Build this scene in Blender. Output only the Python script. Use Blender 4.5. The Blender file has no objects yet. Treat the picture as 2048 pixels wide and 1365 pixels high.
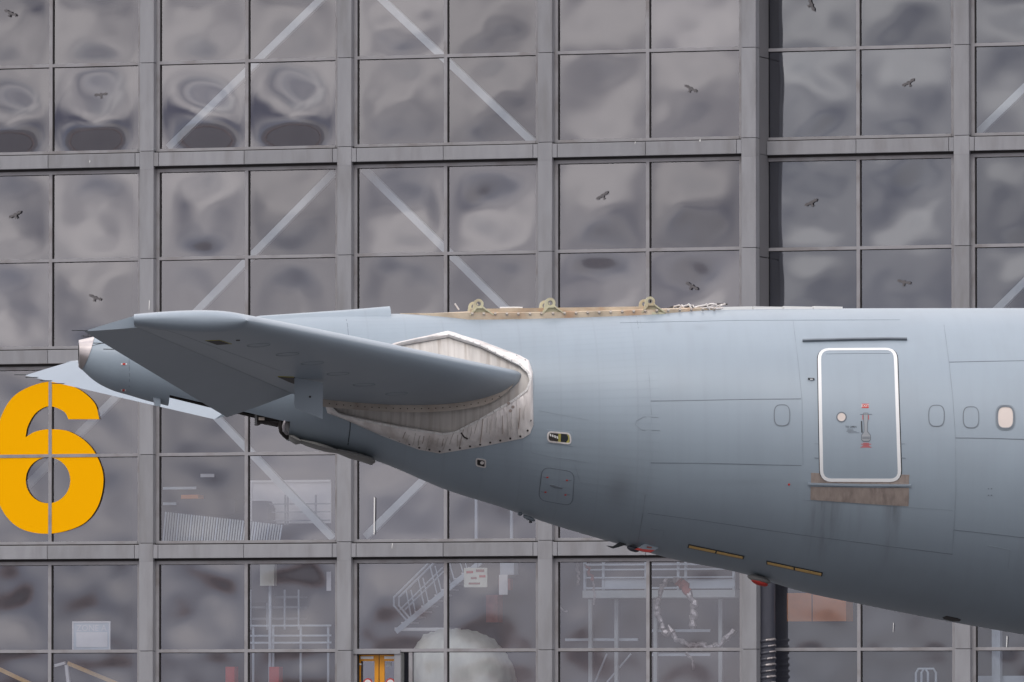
import bpy, bmesh, math, random
import numpy as np
from mathutils import Vector, Matrix, noise

random.seed(7)
SC = bpy.context.scene
COL = SC.collection
R = math.radians

# ------------------------------------------------------------------ camera
FPX, CX, CY, HOR = 18200.0, 1024.0, 682.5, 1460.0       # focal length and horizon in pixels of the photograph
PITCH = math.atan((HOR - CY) / FPX)
CAM = Vector((0.0, -130.0, 1.7))
cam_data = bpy.data.cameras.new('camera')
cam = bpy.data.objects.new('camera', cam_data)
COL.objects.link(cam)
cam.location = CAM
cam.rotation_euler = (R(90) + PITCH, 0, 0)
cam_data.sensor_width = 36.0
cam_data.lens = 36.0 * FPX / 2048.0
cam_data.clip_start = 1.0
cam_data.clip_end = 6000.0
SC.camera = cam

# ------------------------------------------------------------------ world, sun, exposure
SUN_EL, SUN_AZ = R(50), R(205)
world = bpy.data.worlds.new('World')
SC.world = world
world.use_nodes = True
wn, wl = world.node_tree.nodes, world.node_tree.links
wn.clear()
w_out = wn.new('ShaderNodeOutputWorld')
w_bg = wn.new('ShaderNodeBackground')
w_bg.inputs['Strength'].default_value = 0.1
sky = wn.new('ShaderNodeTexSky')
sky.sky_type = 'NISHITA'
sky.sun_disc = False
sky.sun_elevation = SUN_EL
sky.sun_rotation = SUN_AZ
sky.air_density = 1.0
sky.dust_density = 2.0
w_tc = wn.new('ShaderNodeTexCoord')
w_map = wn.new('ShaderNodeMapping')
w_map.inputs['Scale'].default_value = (1.0, 1.0, 2.4)
w_map.inputs['Location'].default_value = (3.1, 1.7, 0.35)
wl.new(w_tc.outputs['Generated'], w_map.inputs['Vector'])
# cloud thickness: pale beige cloud against slate grey undersides
w_n1 = wn.new('ShaderNodeTexNoise')
w_n1.inputs['Scale'].default_value = 5.0
w_n1.inputs['Detail'].default_value = 6.0
w_n1.inputs['Roughness'].default_value = 0.52
w_n1.inputs['Distortion'].default_value = 0.5
wl.new(w_map.outputs['Vector'], w_n1.inputs['Vector'])
w_r1 = wn.new('ShaderNodeValToRGB')
w_r1.color_ramp.elements[0].position = 0.40
w_r1.color_ramp.elements[0].color = (0.36, 0.365, 0.48, 1)
w_r1.color_ramp.elements[1].position = 0.66
w_r1.color_ramp.elements[1].color = (1.85, 1.76, 1.68, 1)
wl.new(w_n1.outputs['Fac'], w_r1.inputs['Fac'])
# overcast luminance rises towards the zenith (CIE overcast sky)
w_sep = wn.new('ShaderNodeSeparateXYZ')
wl.new(w_tc.outputs['Generated'], w_sep.inputs['Vector'])
w_mr = wn.new('ShaderNodeMapRange')
w_mr.inputs['From Min'].default_value = 0.0
w_mr.inputs['From Max'].default_value = 1.0
w_mr.inputs['To Min'].default_value = 5.6
w_mr.inputs['To Max'].default_value = 14.0
wl.new(w_sep.outputs['Z'], w_mr.inputs['Value'])
w_mul = wn.new('ShaderNodeVectorMath')
w_mul.operation = 'SCALE'
wl.new(w_r1.outputs['Color'], w_mul.inputs[0])
wl.new(w_mr.outputs['Result'], w_mul.inputs['Scale'])
# cloud cover: a few thin places let the blue through
w_hz = wn.new('ShaderNodeMapRange')
w_hz.inputs['From Min'].default_value = 0.0
w_hz.inputs['From Max'].default_value = 0.07
w_hz.inputs['To Min'].default_value = 0.65
w_hz.inputs['To Max'].default_value = 0.0
wl.new(w_sep.outputs['Z'], w_hz.inputs['Value'])
w_hm = wn.new('ShaderNodeMix')
w_hm.data_type = 'RGBA'
w_hc = wn.new('ShaderNodeMix')
w_hc.data_type = 'RGBA'
w_hc.inputs[6].default_value = (2.7, 3.1, 4.2, 1)
w_hc.inputs[7].default_value = (6.3, 6.2, 6.5, 1)
w_hr = wn.new('ShaderNodeMapRange')
w_hr.inputs['From Min'].default_value = 0.012
w_hr.inputs['From Max'].default_value = 0.055
wl.new(w_sep.outputs['Z'], w_hr.inputs['Value'])
wl.new(w_hr.outputs['Result'], w_hc.inputs[0])
wl.new(w_hc.outputs[2], w_hm.inputs[7])
wl.new(w_hz.outputs['Result'], w_hm.inputs[0])
wl.new(w_mul.outputs['Vector'], w_hm.inputs[6])
w_n2 = wn.new('ShaderNodeTexNoise')
w_n2.inputs['Scale'].default_value = 3.3
w_n2.inputs['Detail'].default_value = 4.0
wl.new(w_map.outputs['Vector'], w_n2.inputs['Vector'])
w_r2 = wn.new('ShaderNodeMapRange')
w_r2.inputs['From Min'].default_value = 0.36
w_r2.inputs['From Max'].default_value = 0.50
w_r2.inputs['To Min'].default_value = 0.72
w_r2.inputs['To Max'].default_value = 1.0
wl.new(w_n2.outputs['Fac'], w_r2.inputs['Value'])
w_mix = wn.new('ShaderNodeMix')
w_mix.data_type = 'RGBA'
wl.new(w_r2.outputs['Result'], w_mix.inputs[0])
wl.new(sky.outputs['Color'], w_mix.inputs[6])
wl.new(w_hm.outputs[2], w_mix.inputs[7])
wl.new(w_mix.outputs[2], w_bg.inputs['Color'])
wl.new(w_bg.outputs['Background'], w_out.inputs['Surface'])

sun_data = bpy.data.lights.new('sun', 'SUN')
sun_data.energy = 0.6
sun_data.angle = R(18)
sun_data.color = (1.0, 0.96, 0.9)
sun = bpy.data.objects.new('sun', sun_data)
COL.objects.link(sun)
sun_dir = Vector((math.sin(SUN_AZ) * math.cos(SUN_EL), math.cos(SUN_AZ) * math.cos(SUN_EL), math.sin(SUN_EL)))
sun.rotation_euler = (-sun_dir).to_track_quat('-Z', 'Y').to_euler()
sun.location = (-30, -60, 80)

SC.view_settings.view_transform = 'Standard'
SC.view_settings.look = 'None'
SC.view_settings.exposure = 0.42
SC.view_settings.gamma = 1.0
SC.view_settings.use_curve_mapping = False
SC.cycles.max_bounces = 8
SC.cycles.transparent_max_bounces = 12

# ------------------------------------------------------------------ helpers
def ray(px, py):
    a, b = (px - CX) / FPX, -(py - CY) / FPX
    return Vector((a, math.cos(PITCH) - b * math.sin(PITCH), math.sin(PITCH) + b * math.cos(PITCH)))

class MB:
    """collects faces for ONE mesh object"""
    def __init__(self):
        self.v, self.f, self.m = [], [], []
    def add(self, verts, faces, mi=0):
        o = len(self.v)
        self.v += [tuple(p) for p in verts]
        self.f += [tuple(i + o for i in f) for f in faces]
        self.m += [mi] * len(faces)
    def box(self, x0, x1, y0, y1, z0, z1, mi=0):
        self.add([(x0, y0, z0), (x1, y0, z0), (x1, y1, z0), (x0, y1, z0), (x0, y0, z1), (x1, y0, z1), (x1, y1, z1), (x0, y1, z1)],
                 [(0, 3, 2, 1), (4, 5, 6, 7), (0, 1, 5, 4), (1, 2, 6, 5), (2, 3, 7, 6), (3, 0, 4, 7)], mi)
    def bar(self, p, q, wid, dep, mi=0, up=(0, 1, 0)):
        """rectangular bar from p to q; wid across, dep along 'up'"""
        p, q, up = Vector(p), Vector(q), Vector(up)
        t = (q - p).normalized()
        s = t.cross(up)
        if s.length < 1e-4:
            s = t.cross(Vector((1, 0, 0)))
        s.normalize()
        u = s.cross(t).normalized()
        vs = []
        for c in (p, q):
            for a, b in ((-1, -1), (1, -1), (1, 1), (-1, 1)):
                vs.append(c + s * (a * wid / 2) + u * (b * dep / 2))
        self.add(vs, [(0, 1, 2, 3), (7, 6, 5, 4), (0, 4, 5, 1), (1, 5, 6, 2), (2, 6, 7, 3), (3, 7, 4, 0)], mi)
    def tube(self, pts, r, n=8, mi=0, cap=True):
        pts = [Vector(p) for p in pts]
        rs = r if isinstance(r, (list, tuple)) else [r] * len(pts)
        rings = []
        side = None
        for i, p in enumerate(pts):
            t = (pts[min(i + 1, len(pts) - 1)] - pts[max(i - 1, 0)]).normalized()
            if side is None:
                side = t.cross(Vector((0, 0, 1)))
                if side.length < 1e-3:
                    side = t.cross(Vector((1, 0, 0)))
            side = (side - t * side.dot(t)).normalized()
            up = t.cross(side)
            rings.append([p + (side * math.cos(2 * math.pi * k / n) + up * math.sin(2 * math.pi * k / n)) * rs[i] for k in range(n)])
        self.loft(rings, mi, closed=True, cap=cap)
    def loft(self, rings, mi=0, closed=True, cap=False):
        n = len(rings[0])
        vs = [p for rg in rings for p in rg]
        fs = []
        for i in range(len(rings) - 1):
            for k in range(n if closed else n - 1):
                a, b = i * n + k, i * n + (k + 1) % n
                fs.append((a, b, b + n, a + n))
        if cap:
            fs.append(tuple(range(n - 1, -1, -1)))
            fs.append(tuple(range((len(rings) - 1) * n, len(rings) * n)))
        self.add(vs, fs, mi)
    def prism(self, poly, extr, mi=0):
        """poly: list of 3-D points (one plane), extr: vector"""
        n = len(poly)
        e = Vector(extr)
        vs = [Vector(p) for p in poly] + [Vector(p) + e for p in poly]
        self.add(vs, [tuple(range(n)), tuple(range(2 * n - 1, n - 1, -1))] + [(k, k + n, (k + 1) % n + n, (k + 1) % n) for k in range(n)], mi)
    def disc(self, c, nrm, r, h=0.004, n=10, mi=0):
        c, nrm = Vector(c), Vector(nrm).normalized()
        a = nrm.orthogonal().normalized()
        b = nrm.cross(a)
        self.prism([c + (a * math.cos(2 * math.pi * k / n) + b * math.sin(2 * math.pi * k / n)) * r for k in range(n)], nrm * h, mi)
    def mesh(self, name, mats, smooth=False, fix=True):
        me = bpy.data.meshes.new(name)
        me.from_pydata(self.v, [], self.f)
        for m in (mats if isinstance(mats, (list, tuple)) else [mats]):
            me.materials.append(m)
        me.polygons.foreach_set('material_index', self.m)
        if fix:
            bm = bmesh.new()
            bm.from_mesh(me)
            bmesh.ops.recalc_face_normals(bm, faces=bm.faces)
            bm.to_mesh(me)
            bm.free()
        if smooth:
            me.polygons.foreach_set('use_smooth', [True] * len(me.polygons))
        me.update()
        return me
    def build(self, name, mats, parent=None, smooth=False, angle=None, fix=True):
        me = self.mesh(name, mats, smooth or angle is not None, fix)
        if angle is not None:
            me.set_sharp_from_angle(angle=R(angle))
        return link(name, me, parent)

def link(name, data, parent=None, loc=None):
    o = bpy.data.objects.new(name, data)
    COL.objects.link(o)
    if parent is not None:
        o.parent = parent
    if loc is not None:
        o.location = loc
    return o

def tag(o, label=None, cat=None, group=None, kind=None):
    if label: o['label'] = label
    if cat: o['category'] = cat
    if group: o['group'] = group
    if kind: o['kind'] = kind
    return o

def empty(name, loc, rz=0.0, parent=None):
    o = bpy.data.objects.new(name, None)
    COL.objects.link(o)
    o.location = loc
    o.rotation_euler = (0, 0, rz)
    o.empty_display_size = 0.5
    if parent: o.parent = parent
    return o

def smooth_closed(pts, n=4, corners=()):
    """Catmull-Rom through closed 2-D points; indices in corners stay sharp"""
    out = []
    N = len(pts)
    P = [Vector((p[0], p[1])) for p in pts]
    for i in range(N):
        p0, p1, p2, p3 = P[i - 1], P[i], P[(i + 1) % N], P[(i + 2) % N]
        t1 = (p2 - p1) if i in corners else (p2 - p0) * 0.5
        t2 = (p2 - p1) if (i + 1) % N in corners else (p3 - p1) * 0.5
        for k in range(n):
            t = k / n
            h = (2 * t ** 3 - 3 * t ** 2 + 1) * p1 + (t ** 3 - 2 * t ** 2 + t) * t1 + (-2 * t ** 3 + 3 * t ** 2) * p2 + (t ** 3 - t ** 2) * t2
            out.append((h.x, h.y))
    return out

def round_quad(c, rad, n=5):
    """c: four 2-D corners in order, rounded by rad"""
    out = []
    for i in range(4):
        p, a, b = Vector(c[i]), Vector(c[i - 1]), Vector(c[(i + 1) % 4])
        da, db = (a - p).normalized(), (b - p).normalized()
        s, e = p + da * rad, p + db * rad
        for k in range(n + 1):
            t = k / n
            q = s * (1 - t) ** 2 + p * 2 * t * (1 - t) + e * t ** 2
            out.append((q.x, q.y))
    return out

def ellipse(cx, cy, rx, ry, n=24, pw=2.0):
    o = []
    for k in range(n):
        c, s = math.cos(2 * math.pi * k / n), math.sin(2 * math.pi * k / n)
        o.append((cx + rx * math.copysign(abs(c) ** (2 / pw), c), cy + ry * math.copysign(abs(s) ** (2 / pw), s)))
    return o

# ------------------------------------------------------------------ materials
def mat(name, col, rough=0.5, metal=0.0, spec=0.5, var=0.06, vscale=3.0, bump=0.0, bscale=40.0, stretch=(1, 1, 1), dirt=None, dirt_amt=0.0, dscale=2.0, ov=0.0):
    m = bpy.data.materials.new(name)
    m.use_nodes = True
    nt = m.node_tree
    N, L = nt.nodes, nt.links
    b = N['Principled BSDF']
    b.inputs['Roughness'].default_value = rough
    b.inputs['Metallic'].default_value = metal
    b.inputs['Specular IOR Level'].default_value = spec
    tc = N.new('ShaderNodeTexCoord')
    mp = N.new('ShaderNodeMapping')
    mp.inputs['Scale'].default_value = stretch
    L.new(tc.outputs['Object'], mp.inputs['Vector'])
    oi = N.new('ShaderNodeObjectInfo')
    off = N.new('ShaderNodeVectorMath')
    off.operation = 'SCALE'
    off.inputs['Scale'].default_value = 37.0
    cmb = N.new('ShaderNodeCombineXYZ')
    for i in range(3):
        L.new(oi.outputs['Random'], cmb.inputs[i])
    L.new(cmb.outputs[0], off.inputs[0])
    L.new(off.outputs[0], mp.inputs['Location'])
    n = N.new('ShaderNodeTexNoise')
    n.inputs['Scale'].default_value = vscale
    n.inputs['Detail'].default_value = 5
    L.new(mp.outputs['Vector'], n.inputs['Vector'])
    mr = N.new('ShaderNodeMapRange')
    mr.inputs['From Min'].default_value = 0.3
    mr.inputs['From Max'].default_value = 0.7
    mr.inputs['To Min'].default_value = 1 - var
    mr.inputs['To Max'].default_value = 1 + var
    L.new(n.outputs['Fac'], mr.inputs['Value'])
    sc = N.new('ShaderNodeVectorMath')
    sc.operation = 'SCALE'
    sc.inputs[0].default_value = col
    L.new(mr.outputs['Result'], sc.inputs['Scale'])
    last = sc.outputs['Vector']
    if ov:
        om = N.new('ShaderNodeMapRange')
        om.inputs['To Min'].default_value = 1 - ov
        om.inputs['To Max'].default_value = 1 + ov
        L.new(oi.outputs['Random'], om.inputs['Value'])
        os_ = N.new('ShaderNodeVectorMath')
        os_.operation = 'SCALE'
        L.new(last, os_.inputs[0])
        L.new(om.outputs['Result'], os_.inputs['Scale'])
        last = os_.outputs['Vector']
    if dirt is not None:
        n2 = N.new('ShaderNodeTexNoise')
        n2.inputs['Scale'].default_value = dscale
        n2.inputs['Detail'].default_value = 7
        n2.inputs['Roughness'].default_value = 0.55
        L.new(mp.outputs['Vector'], n2.inputs['Vector'])
        mr2 = N.new('ShaderNodeMapRange')
        mr2.inputs['From Min'].default_value = 0.48
        mr2.inputs['From Max'].default_value = 0.72
        mr2.inputs['To Max'].default_value = dirt_amt
        L.new(n2.outputs['Fac'], mr2.inputs['Value'])
        mx = N.new('ShaderNodeMix')
        mx.data_type = 'RGBA'
        mx.inputs[7].default_value = (*dirt, 1)
        L.new(mr2.outputs['Result'], mx.inputs[0])
        L.new(last, mx.inputs[6])
        last = mx.outputs[2]
    L.new(last, b.inputs['Base Color'])
    if bump:
        nb = N.new('ShaderNodeTexNoise')
        nb.inputs['Scale'].default_value = bscale
        nb.inputs['Detail'].default_value = 4
        L.new(mp.outputs['Vector'], nb.inputs['Vector'])
        bp = N.new('ShaderNodeBump')
        bp.inputs['Strength'].default_value = 1.0
        bp.inputs['Distance'].default_value = bump
        L.new(nb.outputs['Fac'], bp.inputs['Height'])
        L.new(bp.outputs['Normal'], b.inputs['Normal'])
    return m

M = {}
M['ground'] = mat('apron_concrete', (0.085, 0.085, 0.09), 0.9, var=0.15, vscale=0.05, dirt=(0.05, 0.05, 0.05), dirt_amt=0.5, dscale=0.02)
# dark asphalt apron under the aircraft, paler concrete and winter grass further out
_m = M['ground']; _N, _L = _m.node_tree.nodes, _m.node_tree.links
_b = _N['Principled BSDF']; _c = _b.inputs['Base Color'].links[0].from_socket
_tc = [n for n in _N if n.type == 'TEX_COORD'][0]
_len = _N.new('ShaderNodeVectorMath'); _len.operation = 'LENGTH'; _L.new(_tc.outputs['Object'], _len.inputs[0])
_mr = _N.new('ShaderNodeMapRange'); _mr.inputs['From Min'].default_value = 90; _mr.inputs['From Max'].default_value = 110
_L.new(_len.outputs['Value'], _mr.inputs['Value'])
_mx = _N.new('ShaderNodeMix'); _mx.data_type = 'RGBA'; _mx.inputs[7].default_value = (0.165, 0.158, 0.17, 1)
_L.new(_mr.outputs['Result'], _mx.inputs[0]); _L.new(_c, _mx.inputs[6]); _L.new(_mx.outputs[2], _b.inputs['Base Color'])
M['wood'] = mat('bare_wood_mass', (0.36, 0.28, 0.265), 0.95, var=0.3, vscale=0.15)
M['clad'] = mat('grey_metal_cladding', (0.296, 0.299, 0.314), 0.4, spec=0.45, var=0.07, vscale=1.6, stretch=(1.6, 1.6, 0.35), dirt=(0.175, 0.168, 0.165), dirt_amt=0.5, dscale=1.0, bump=0.004, bscale=0.7, ov=.07)
M['frame'] = mat('grey_window_frame', (0.318, 0.313, 0.325), 0.4, spec=0.4, var=0.05, vscale=1.5, dirt=(0.17, 0.145, 0.13), dirt_amt=0.55, dscale=1.2)
M['return'] = mat('shaded_return_cladding', (0.19, 0.188, 0.195), 0.5, spec=0.3, var=0.06, vscale=0.8, stretch=(1, 1, 0.3))  # darker copy of the cladding; the shade of the return is in its colour
M['gasket'] = mat('black_gasket', (0.02, 0.018, 0.018), 0.8, var=0.1)
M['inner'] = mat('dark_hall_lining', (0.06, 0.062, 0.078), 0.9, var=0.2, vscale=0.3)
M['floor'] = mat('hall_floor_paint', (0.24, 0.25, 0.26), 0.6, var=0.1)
M['brace'] = mat('pale_brace_paint', (0.52, 0.57, 0.56), 0.5, var=0.04)
M['steelp'] = mat('pale_blue_steel_paint', (0.55, 0.62, 0.66), 0.5, var=0.05)
M['white'] = mat('white_paint', (0.78, 0.78, 0.76), 0.45, var=0.03)
M['yellow'] = mat('yellow_film', (0.98, 0.46, 0.0), 0.8, spec=0.05, var=0.0)
M['doory'] = mat('orange_yellow_door_paint', (0.72, 0.30, 0.01), 0.4, var=0.04)
M['orange'] = mat('orange_paint', (0.75, 0.25, 0.06), 0.5, var=0.06)
M['red'] = mat('red_paint', (0.55, 0.04, 0.03), 0.45, var=0.05)
M['sticker'] = mat('grey_bird_film', (0.125, 0.118, 0.122), 0.6, var=0.03)
M['tarp'] = mat('pale_green_tarpaulin', (0.78, 0.80, 0.68), 0.7, var=0.12, vscale=0.9, stretch=(2.2, 2.2, .6), bump=0.035, bscale=1.3)
M['duct'] = mat('dark_slate_duct_paint', (0.055, 0.058, 0.075), 0.4, var=0.08)
M['reflect_silver'] = mat('silver_reflection_tone', (0.40, 0.37, 0.36), 0.4, metal=0.6, var=0.5, vscale=8, bump=0.03, bscale=9)  # silver tone for mirrored shapes built as tubes and duct strips
M['dullred'] = mat('dull_red_finish', (0.33, 0.09, 0.07), 0.6, var=0.3)
M['alu'] = mat('bare_aluminium', (0.80, 0.765, 0.74), 0.36, metal=0.3, var=0.14, vscale=2, stretch=(2.5, 2.5, 0.5), dirt=(0.30, 0.235, 0.20), dirt_amt=0.5, dscale=1.3, bump=0.02, bscale=5)
M['plate'] = mat('streaked_grey_plate', (0.52, 0.495, 0.465), 0.5, metal=0.15, var=0.13, vscale=1.7, stretch=(9, 1, 0.16), dirt=(0.20, 0.155, 0.12), dirt_amt=0.6, dscale=1.5)
M['seal'] = mat('pale_seal_strip', (0.72, 0.71, 0.69), 0.45, var=0.15, vscale=12)
M['beige'] = mat('beige_flange', (0.44, 0.39, 0.34), 0.55, var=0.12, dirt=(0.22, 0.15, 0.11), dirt_amt=0.5, dscale=4)
M['primer'] = mat('cream_green_primer', (0.56, 0.53, 0.37), 0.5, var=0.06, dirt=(0.35, 0.22, 0.12), dirt_amt=0.5, dscale=4)
M['sealant'] = mat('ochre_sealant', (0.52, 0.43, 0.32), 0.6, var=0.25, vscale=4, dirt=(0.42, 0.20, 0.09), dirt_amt=0.6, dscale=3)
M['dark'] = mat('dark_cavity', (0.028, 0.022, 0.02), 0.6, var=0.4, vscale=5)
M['seam'] = mat('seam_sealant_grey', (0.15, 0.175, 0.20), 0.6, var=0.2)
M['seamf'] = mat('faint_seam_grey', (0.235, 0.275, 0.31), 0.6, var=0.15)
M['scuff'] = mat('brown_grey_scuff_plate', (0.37, 0.31, 0.275), 0.45, metal=0.3, var=0.12, vscale=3, stretch=(6, 6, 0.6), dirt=(0.16, 0.13, 0.12), dirt_amt=0.6, dscale=1.8, bump=0.002, bscale=12)
M['doorwhite'] = mat('white_door_stripe', (0.78, 0.79, 0.79), 0.4, var=0.02)
M['blind'] = mat('beige_window_blind', (0.66, 0.58, 0.53), 0.5, var=0.03)
M['copper'] = mat('heat_tinted_steel', (0.48, 0.44, 0.43), 0.28, metal=0.85, var=0.25, vscale=2.2, dirt=(0.42, 0.44, 0.52), dirt_amt=0.7, dscale=2.0)
M['zinc'] = mat('yellow_green_chromate', (0.42, 0.38, 0.10), 0.5, var=0.2)
M['black'] = mat('black_print', (0.02, 0.025, 0.03), 0.5, var=0.0)
M['lamp'] = mat('ochre_strip_light', (0.72, 0.47, 0.17), 0.4, var=0.1, vscale=20)
M['greybelly'] = mat('grey_beige_fairing', (0.24, 0.235, 0.225), 0.5, var=0.08)
M['stabpaint'] = mat('stabiliser_blue_grey_paint', (0.282, 0.335, 0.385), 0.36, spec=0.5, var=0.03, vscale=1.2)
M['handle'] = mat('door_handle_grey', (0.30, 0.32, 0.34), 0.4, var=0.05)

def glass(name, r0, r1, tint):
    m = bpy.data.materials.new(name)
    m.use_nodes = True
    N, L = m.node_tree.nodes, m.node_tree.links
    N.clear()
    out = N.new('ShaderNodeOutputMaterial')
    tr = N.new('ShaderNodeBsdfTransparent')
    tr.inputs['Color'].default_value = (0.76, 0.78, 0.83, 1)
    gl = N.new('ShaderNodeBsdfGlossy')
    gl.inputs['Roughness'].default_value = 0.05
    gl.inputs['Color'].default_value = tint
    mix = N.new('ShaderNodeMixShader')
    oi = N.new('ShaderNodeObjectInfo')
    mr = N.new('ShaderNodeMapRange')
    mr.inputs['To Min'].default_value = r0
    mr.inputs['To Max'].default_value = r1
    L.new(oi.outputs['Random'], mr.inputs['Value'])
    L.new(mr.outputs['Result'], mix.inputs[0])
    L.new(tr.outputs[0], mix.inputs[1])
    L.new(gl.outputs[0], mix.inputs[2])
    # a breath of grey dust on the outside
    df = N.new('ShaderNodeBsdfDiffuse')
    df.inputs['Color'].default_value = (0.42, 0.41, 0.42, 1)
    tc = N.new('ShaderNodeTexCoord')
    mp = N.new('ShaderNodeMapping')
    mp.inputs['Scale'].default_value = (1.0, 1.0, 0.4)
    L.new(tc.outputs['Object'], mp.inputs['Vector'])
    no = N.new('ShaderNodeTexNoise')
    no.inputs['Scale'].default_value = 0.9
    no.inputs['Detail'].default_value = 6
    L.new(mp.outputs['Vector'], no.inputs['Vector'])
    mr2 = N.new('ShaderNodeMapRange')
    mr2.inputs['From Min'].default_value = 0.35
    mr2.inputs['From Max'].default_value = 0.75
    mr2.inputs['To Min'].default_value = 0.015
    mr2.inputs['To Max'].default_value = 0.07
    L.new(no.outputs['Fac'], mr2.inputs['Value'])
    mix2 = N.new('ShaderNodeMixShader')
    L.new(mr2.outputs['Result'], mix2.inputs[0])
    L.new(mix.outputs[0], mix2.inputs[1])
    L.new(df.outputs[0], mix2.inputs[2])
    L.new(mix2.outputs[0], out.inputs['Surface'])
    return m
M['glass'] = glass('coated_glass', .18, .25, (0.93, 0.92, 1.0, 1))
M['glass_blue'] = glass('blue_coated_glass', .175, .225, (0.86, 0.90, 1.0, 1))

# ------------------------------------------------------------------ ground and far wood
g = MB()
nG = 24
xs = [-3000 + 6000 * i / nG for i in range(nG + 1)]
g.add([(x, y, 0) for y in xs for x in xs], [(j * (nG + 1) + i, j * (nG + 1) + i + 1, (j + 1) * (nG + 1) + i + 1, (j + 1) * (nG + 1) + i) for j in range(nG) for i in range(nG)])
tag(g.build('ground', M['ground']), kind='structure')

# a bare wood beyond the apron, behind the camera: it is what the lower panes mirror
wd = MB()
rw = random.Random(3)
for i in range(230):
    t = i / 229
    ang = R(196 + 64 * t)                      # seen from the hangar
    d = 600 + rw.uniform(-40, 60)
    bx, by = 0 + d * math.cos(ang), 220 + d * math.sin(ang)
    h = rw.uniform(3, 7.5) * (0.75 + 0.4 * noise.noise(Vector((t * 9, 2.2, 0))))
    r = rw.uniform(4, 8)
    rings = []
    for k, (fz, fr) in enumerate(((0, .7), (.25, 1), (.55, 1.0), (.8, .7), (1, .15))):
        rings.append([(bx + r * fr * rw.uniform(.7, 1.2) * math.cos(a * math.pi / 4), by + r * fr * rw.uniform(.7, 1.2) * math.sin(a * math.pi / 4), h * fz) for a in range(8)])
    wd.loft(rings, cap=True)
tag(wd.build('far_wood', M['wood'], smooth=True), 'dark bare wood along the far side of the airfield', kind='stuff')

# ------------------------------------------------------------------ hangar
HYAW = R(-19.12383447)
HT = Vector((-17.83010073, 350.0 - 130.0, 0.0))
VZ = 25.58230399 + 1.7                      # height of rail 0 above the ground
BU, BV = 8.07205174, 7.51831809
H_T = Vector((math.cos(HYAW), math.sin(HYAW), 0))
H_N = Vector((-math.sin(HYAW), math.cos(HYAW), 0))

def hp(px, py, w):
    """photograph point -> hangar coordinates (u, w, z) on the plane w metres behind the facade"""
    d = ray(px, py)
    T = HT - CAM
    T.z = 0
    s = (T.dot(H_N) + w) / d.dot(H_N)
    P = d * s - T
    return Vector((P.dot(H_T), w, P.z + CAM.z))

hangar = tag(empty('hangar', HT, HYAW), 'grey clad hangar with a grid of large mirror glass windows', 'hangar')

ROWS = range(4)
def rail_z(j): return VZ - j * BV - 0.02
WTOP, WBOT = 3.452, -3.405
LEFT = [dict(u0=k * BU - 3.648, u1=k * BU + 3.852, um=k * BU + 0.056, w=0.0, k=k) for k in range(4)]
WR = 1.3
RIGHT = [dict(u0=28.45, u1=35.97, um=32.155, w=WR, k=4), dict(u0=36.57, u1=44.1, um=40.3, w=WR, k=5)]
# how each pane is bowed (metres, outwards positive) by (bay, row, column, upper/lower): sealed units bulge with the weather
BOW = {(0, 0, 0, 1): .082, (0, 0, 1, 1): .094, (1, 0, 0, 1): .081, (1, 0, 1, 1): .088, (0, 0, 0, 0): -.030, (0, 0, 1, 0): -.034, (1, 0, 0, 0): -.030, (1, 0, 1, 0): -.028,
       (2, 0, 0, 0): .020, (2, 0, 1, 0): .018, (2, 0, 0, 1): .026, (2, 0, 1, 1): .028, (3, 0, 0, 0): -.012, (3, 0, 1, 0): -.010, (3, 0, 0, 1): -.014, (3, 0, 1, 1): .012,
       (0, 3, 0, 0): -.017, (1, 3, 0, 0): -.011, (1, 3, 1, 0): -.018, (2, 3, 0, 0): .013, (2, 3, 1, 0): .014, (4, 3, 0, 1): .012, (5, 3, 0, 0): -.006,
       (0, 1, 0, 0): -.024, (0, 1, 1, 0): -.02, (1, 1, 0, 0): .028, (1, 1, 1, 0): .026, (2, 1, 0, 0): -.034, (2, 1, 1, 0): -.036, (3, 1, 0, 0): .03, (3, 1, 1, 0): .03, (3, 1, 0, 1): -.03, (3, 1, 1, 1): -.028, (0, 1, 1, 1): .022}
rp = random.Random(11)

def pane_mesh(u0, u1, z0, z1, bow, seed, ripple=1.0, gm='glass'):
    n = 24
    vs, fs = [], []
    cu, cz, hu, hz = (u0 + u1) / 2, (z0 + z1) / 2, (u1 - u0) / 2, (z1 - z0) / 2
    for j in range(n + 1):
        for i in range(n + 1):
            a, b = 2 * i / n - 1, 2 * j / n - 1
            aw = a + .22 * (1 - a * a) * noise.noise(Vector((seed * 1.7, a * .8, b * .8)))
            bw = b + .20 * (1 - b * b) * noise.noise(Vector((a * .8, seed * 2.3, b * .8)))
            if bow > .08: bw += .30 * (1 - b * b)
            e = max(0, 1 - aw * aw) ** 1.5 * max(0, 1 - bw * bw) ** 1.5
            e2 = (1 - a ** 4) * (1 - b ** 4)
            d = -bow * e - e2 * 0.009 * noise.noise(Vector((a * 1.3 + seed, b * 1.3, seed * .7))) - e2 * ripple * 0.0011 * noise.noise(Vector((a * 2.6 + seed, b * 2.4, seed * .3)))
            vs.append((a * hu, d, b * hz))
            if i < n and j < n:
                q = j * (n + 1) + i
                fs.append((q, q + 1, q + n + 2, q + n + 1))
    me = bpy.data.meshes.new('pane')
    me.from_pydata(vs, [], fs)
    me.materials.append(M[gm])
    me.polygons.foreach_set('use_smooth', [True] * len(me.polygons))
    me.update()
    return me, (cu, cz)

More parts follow.
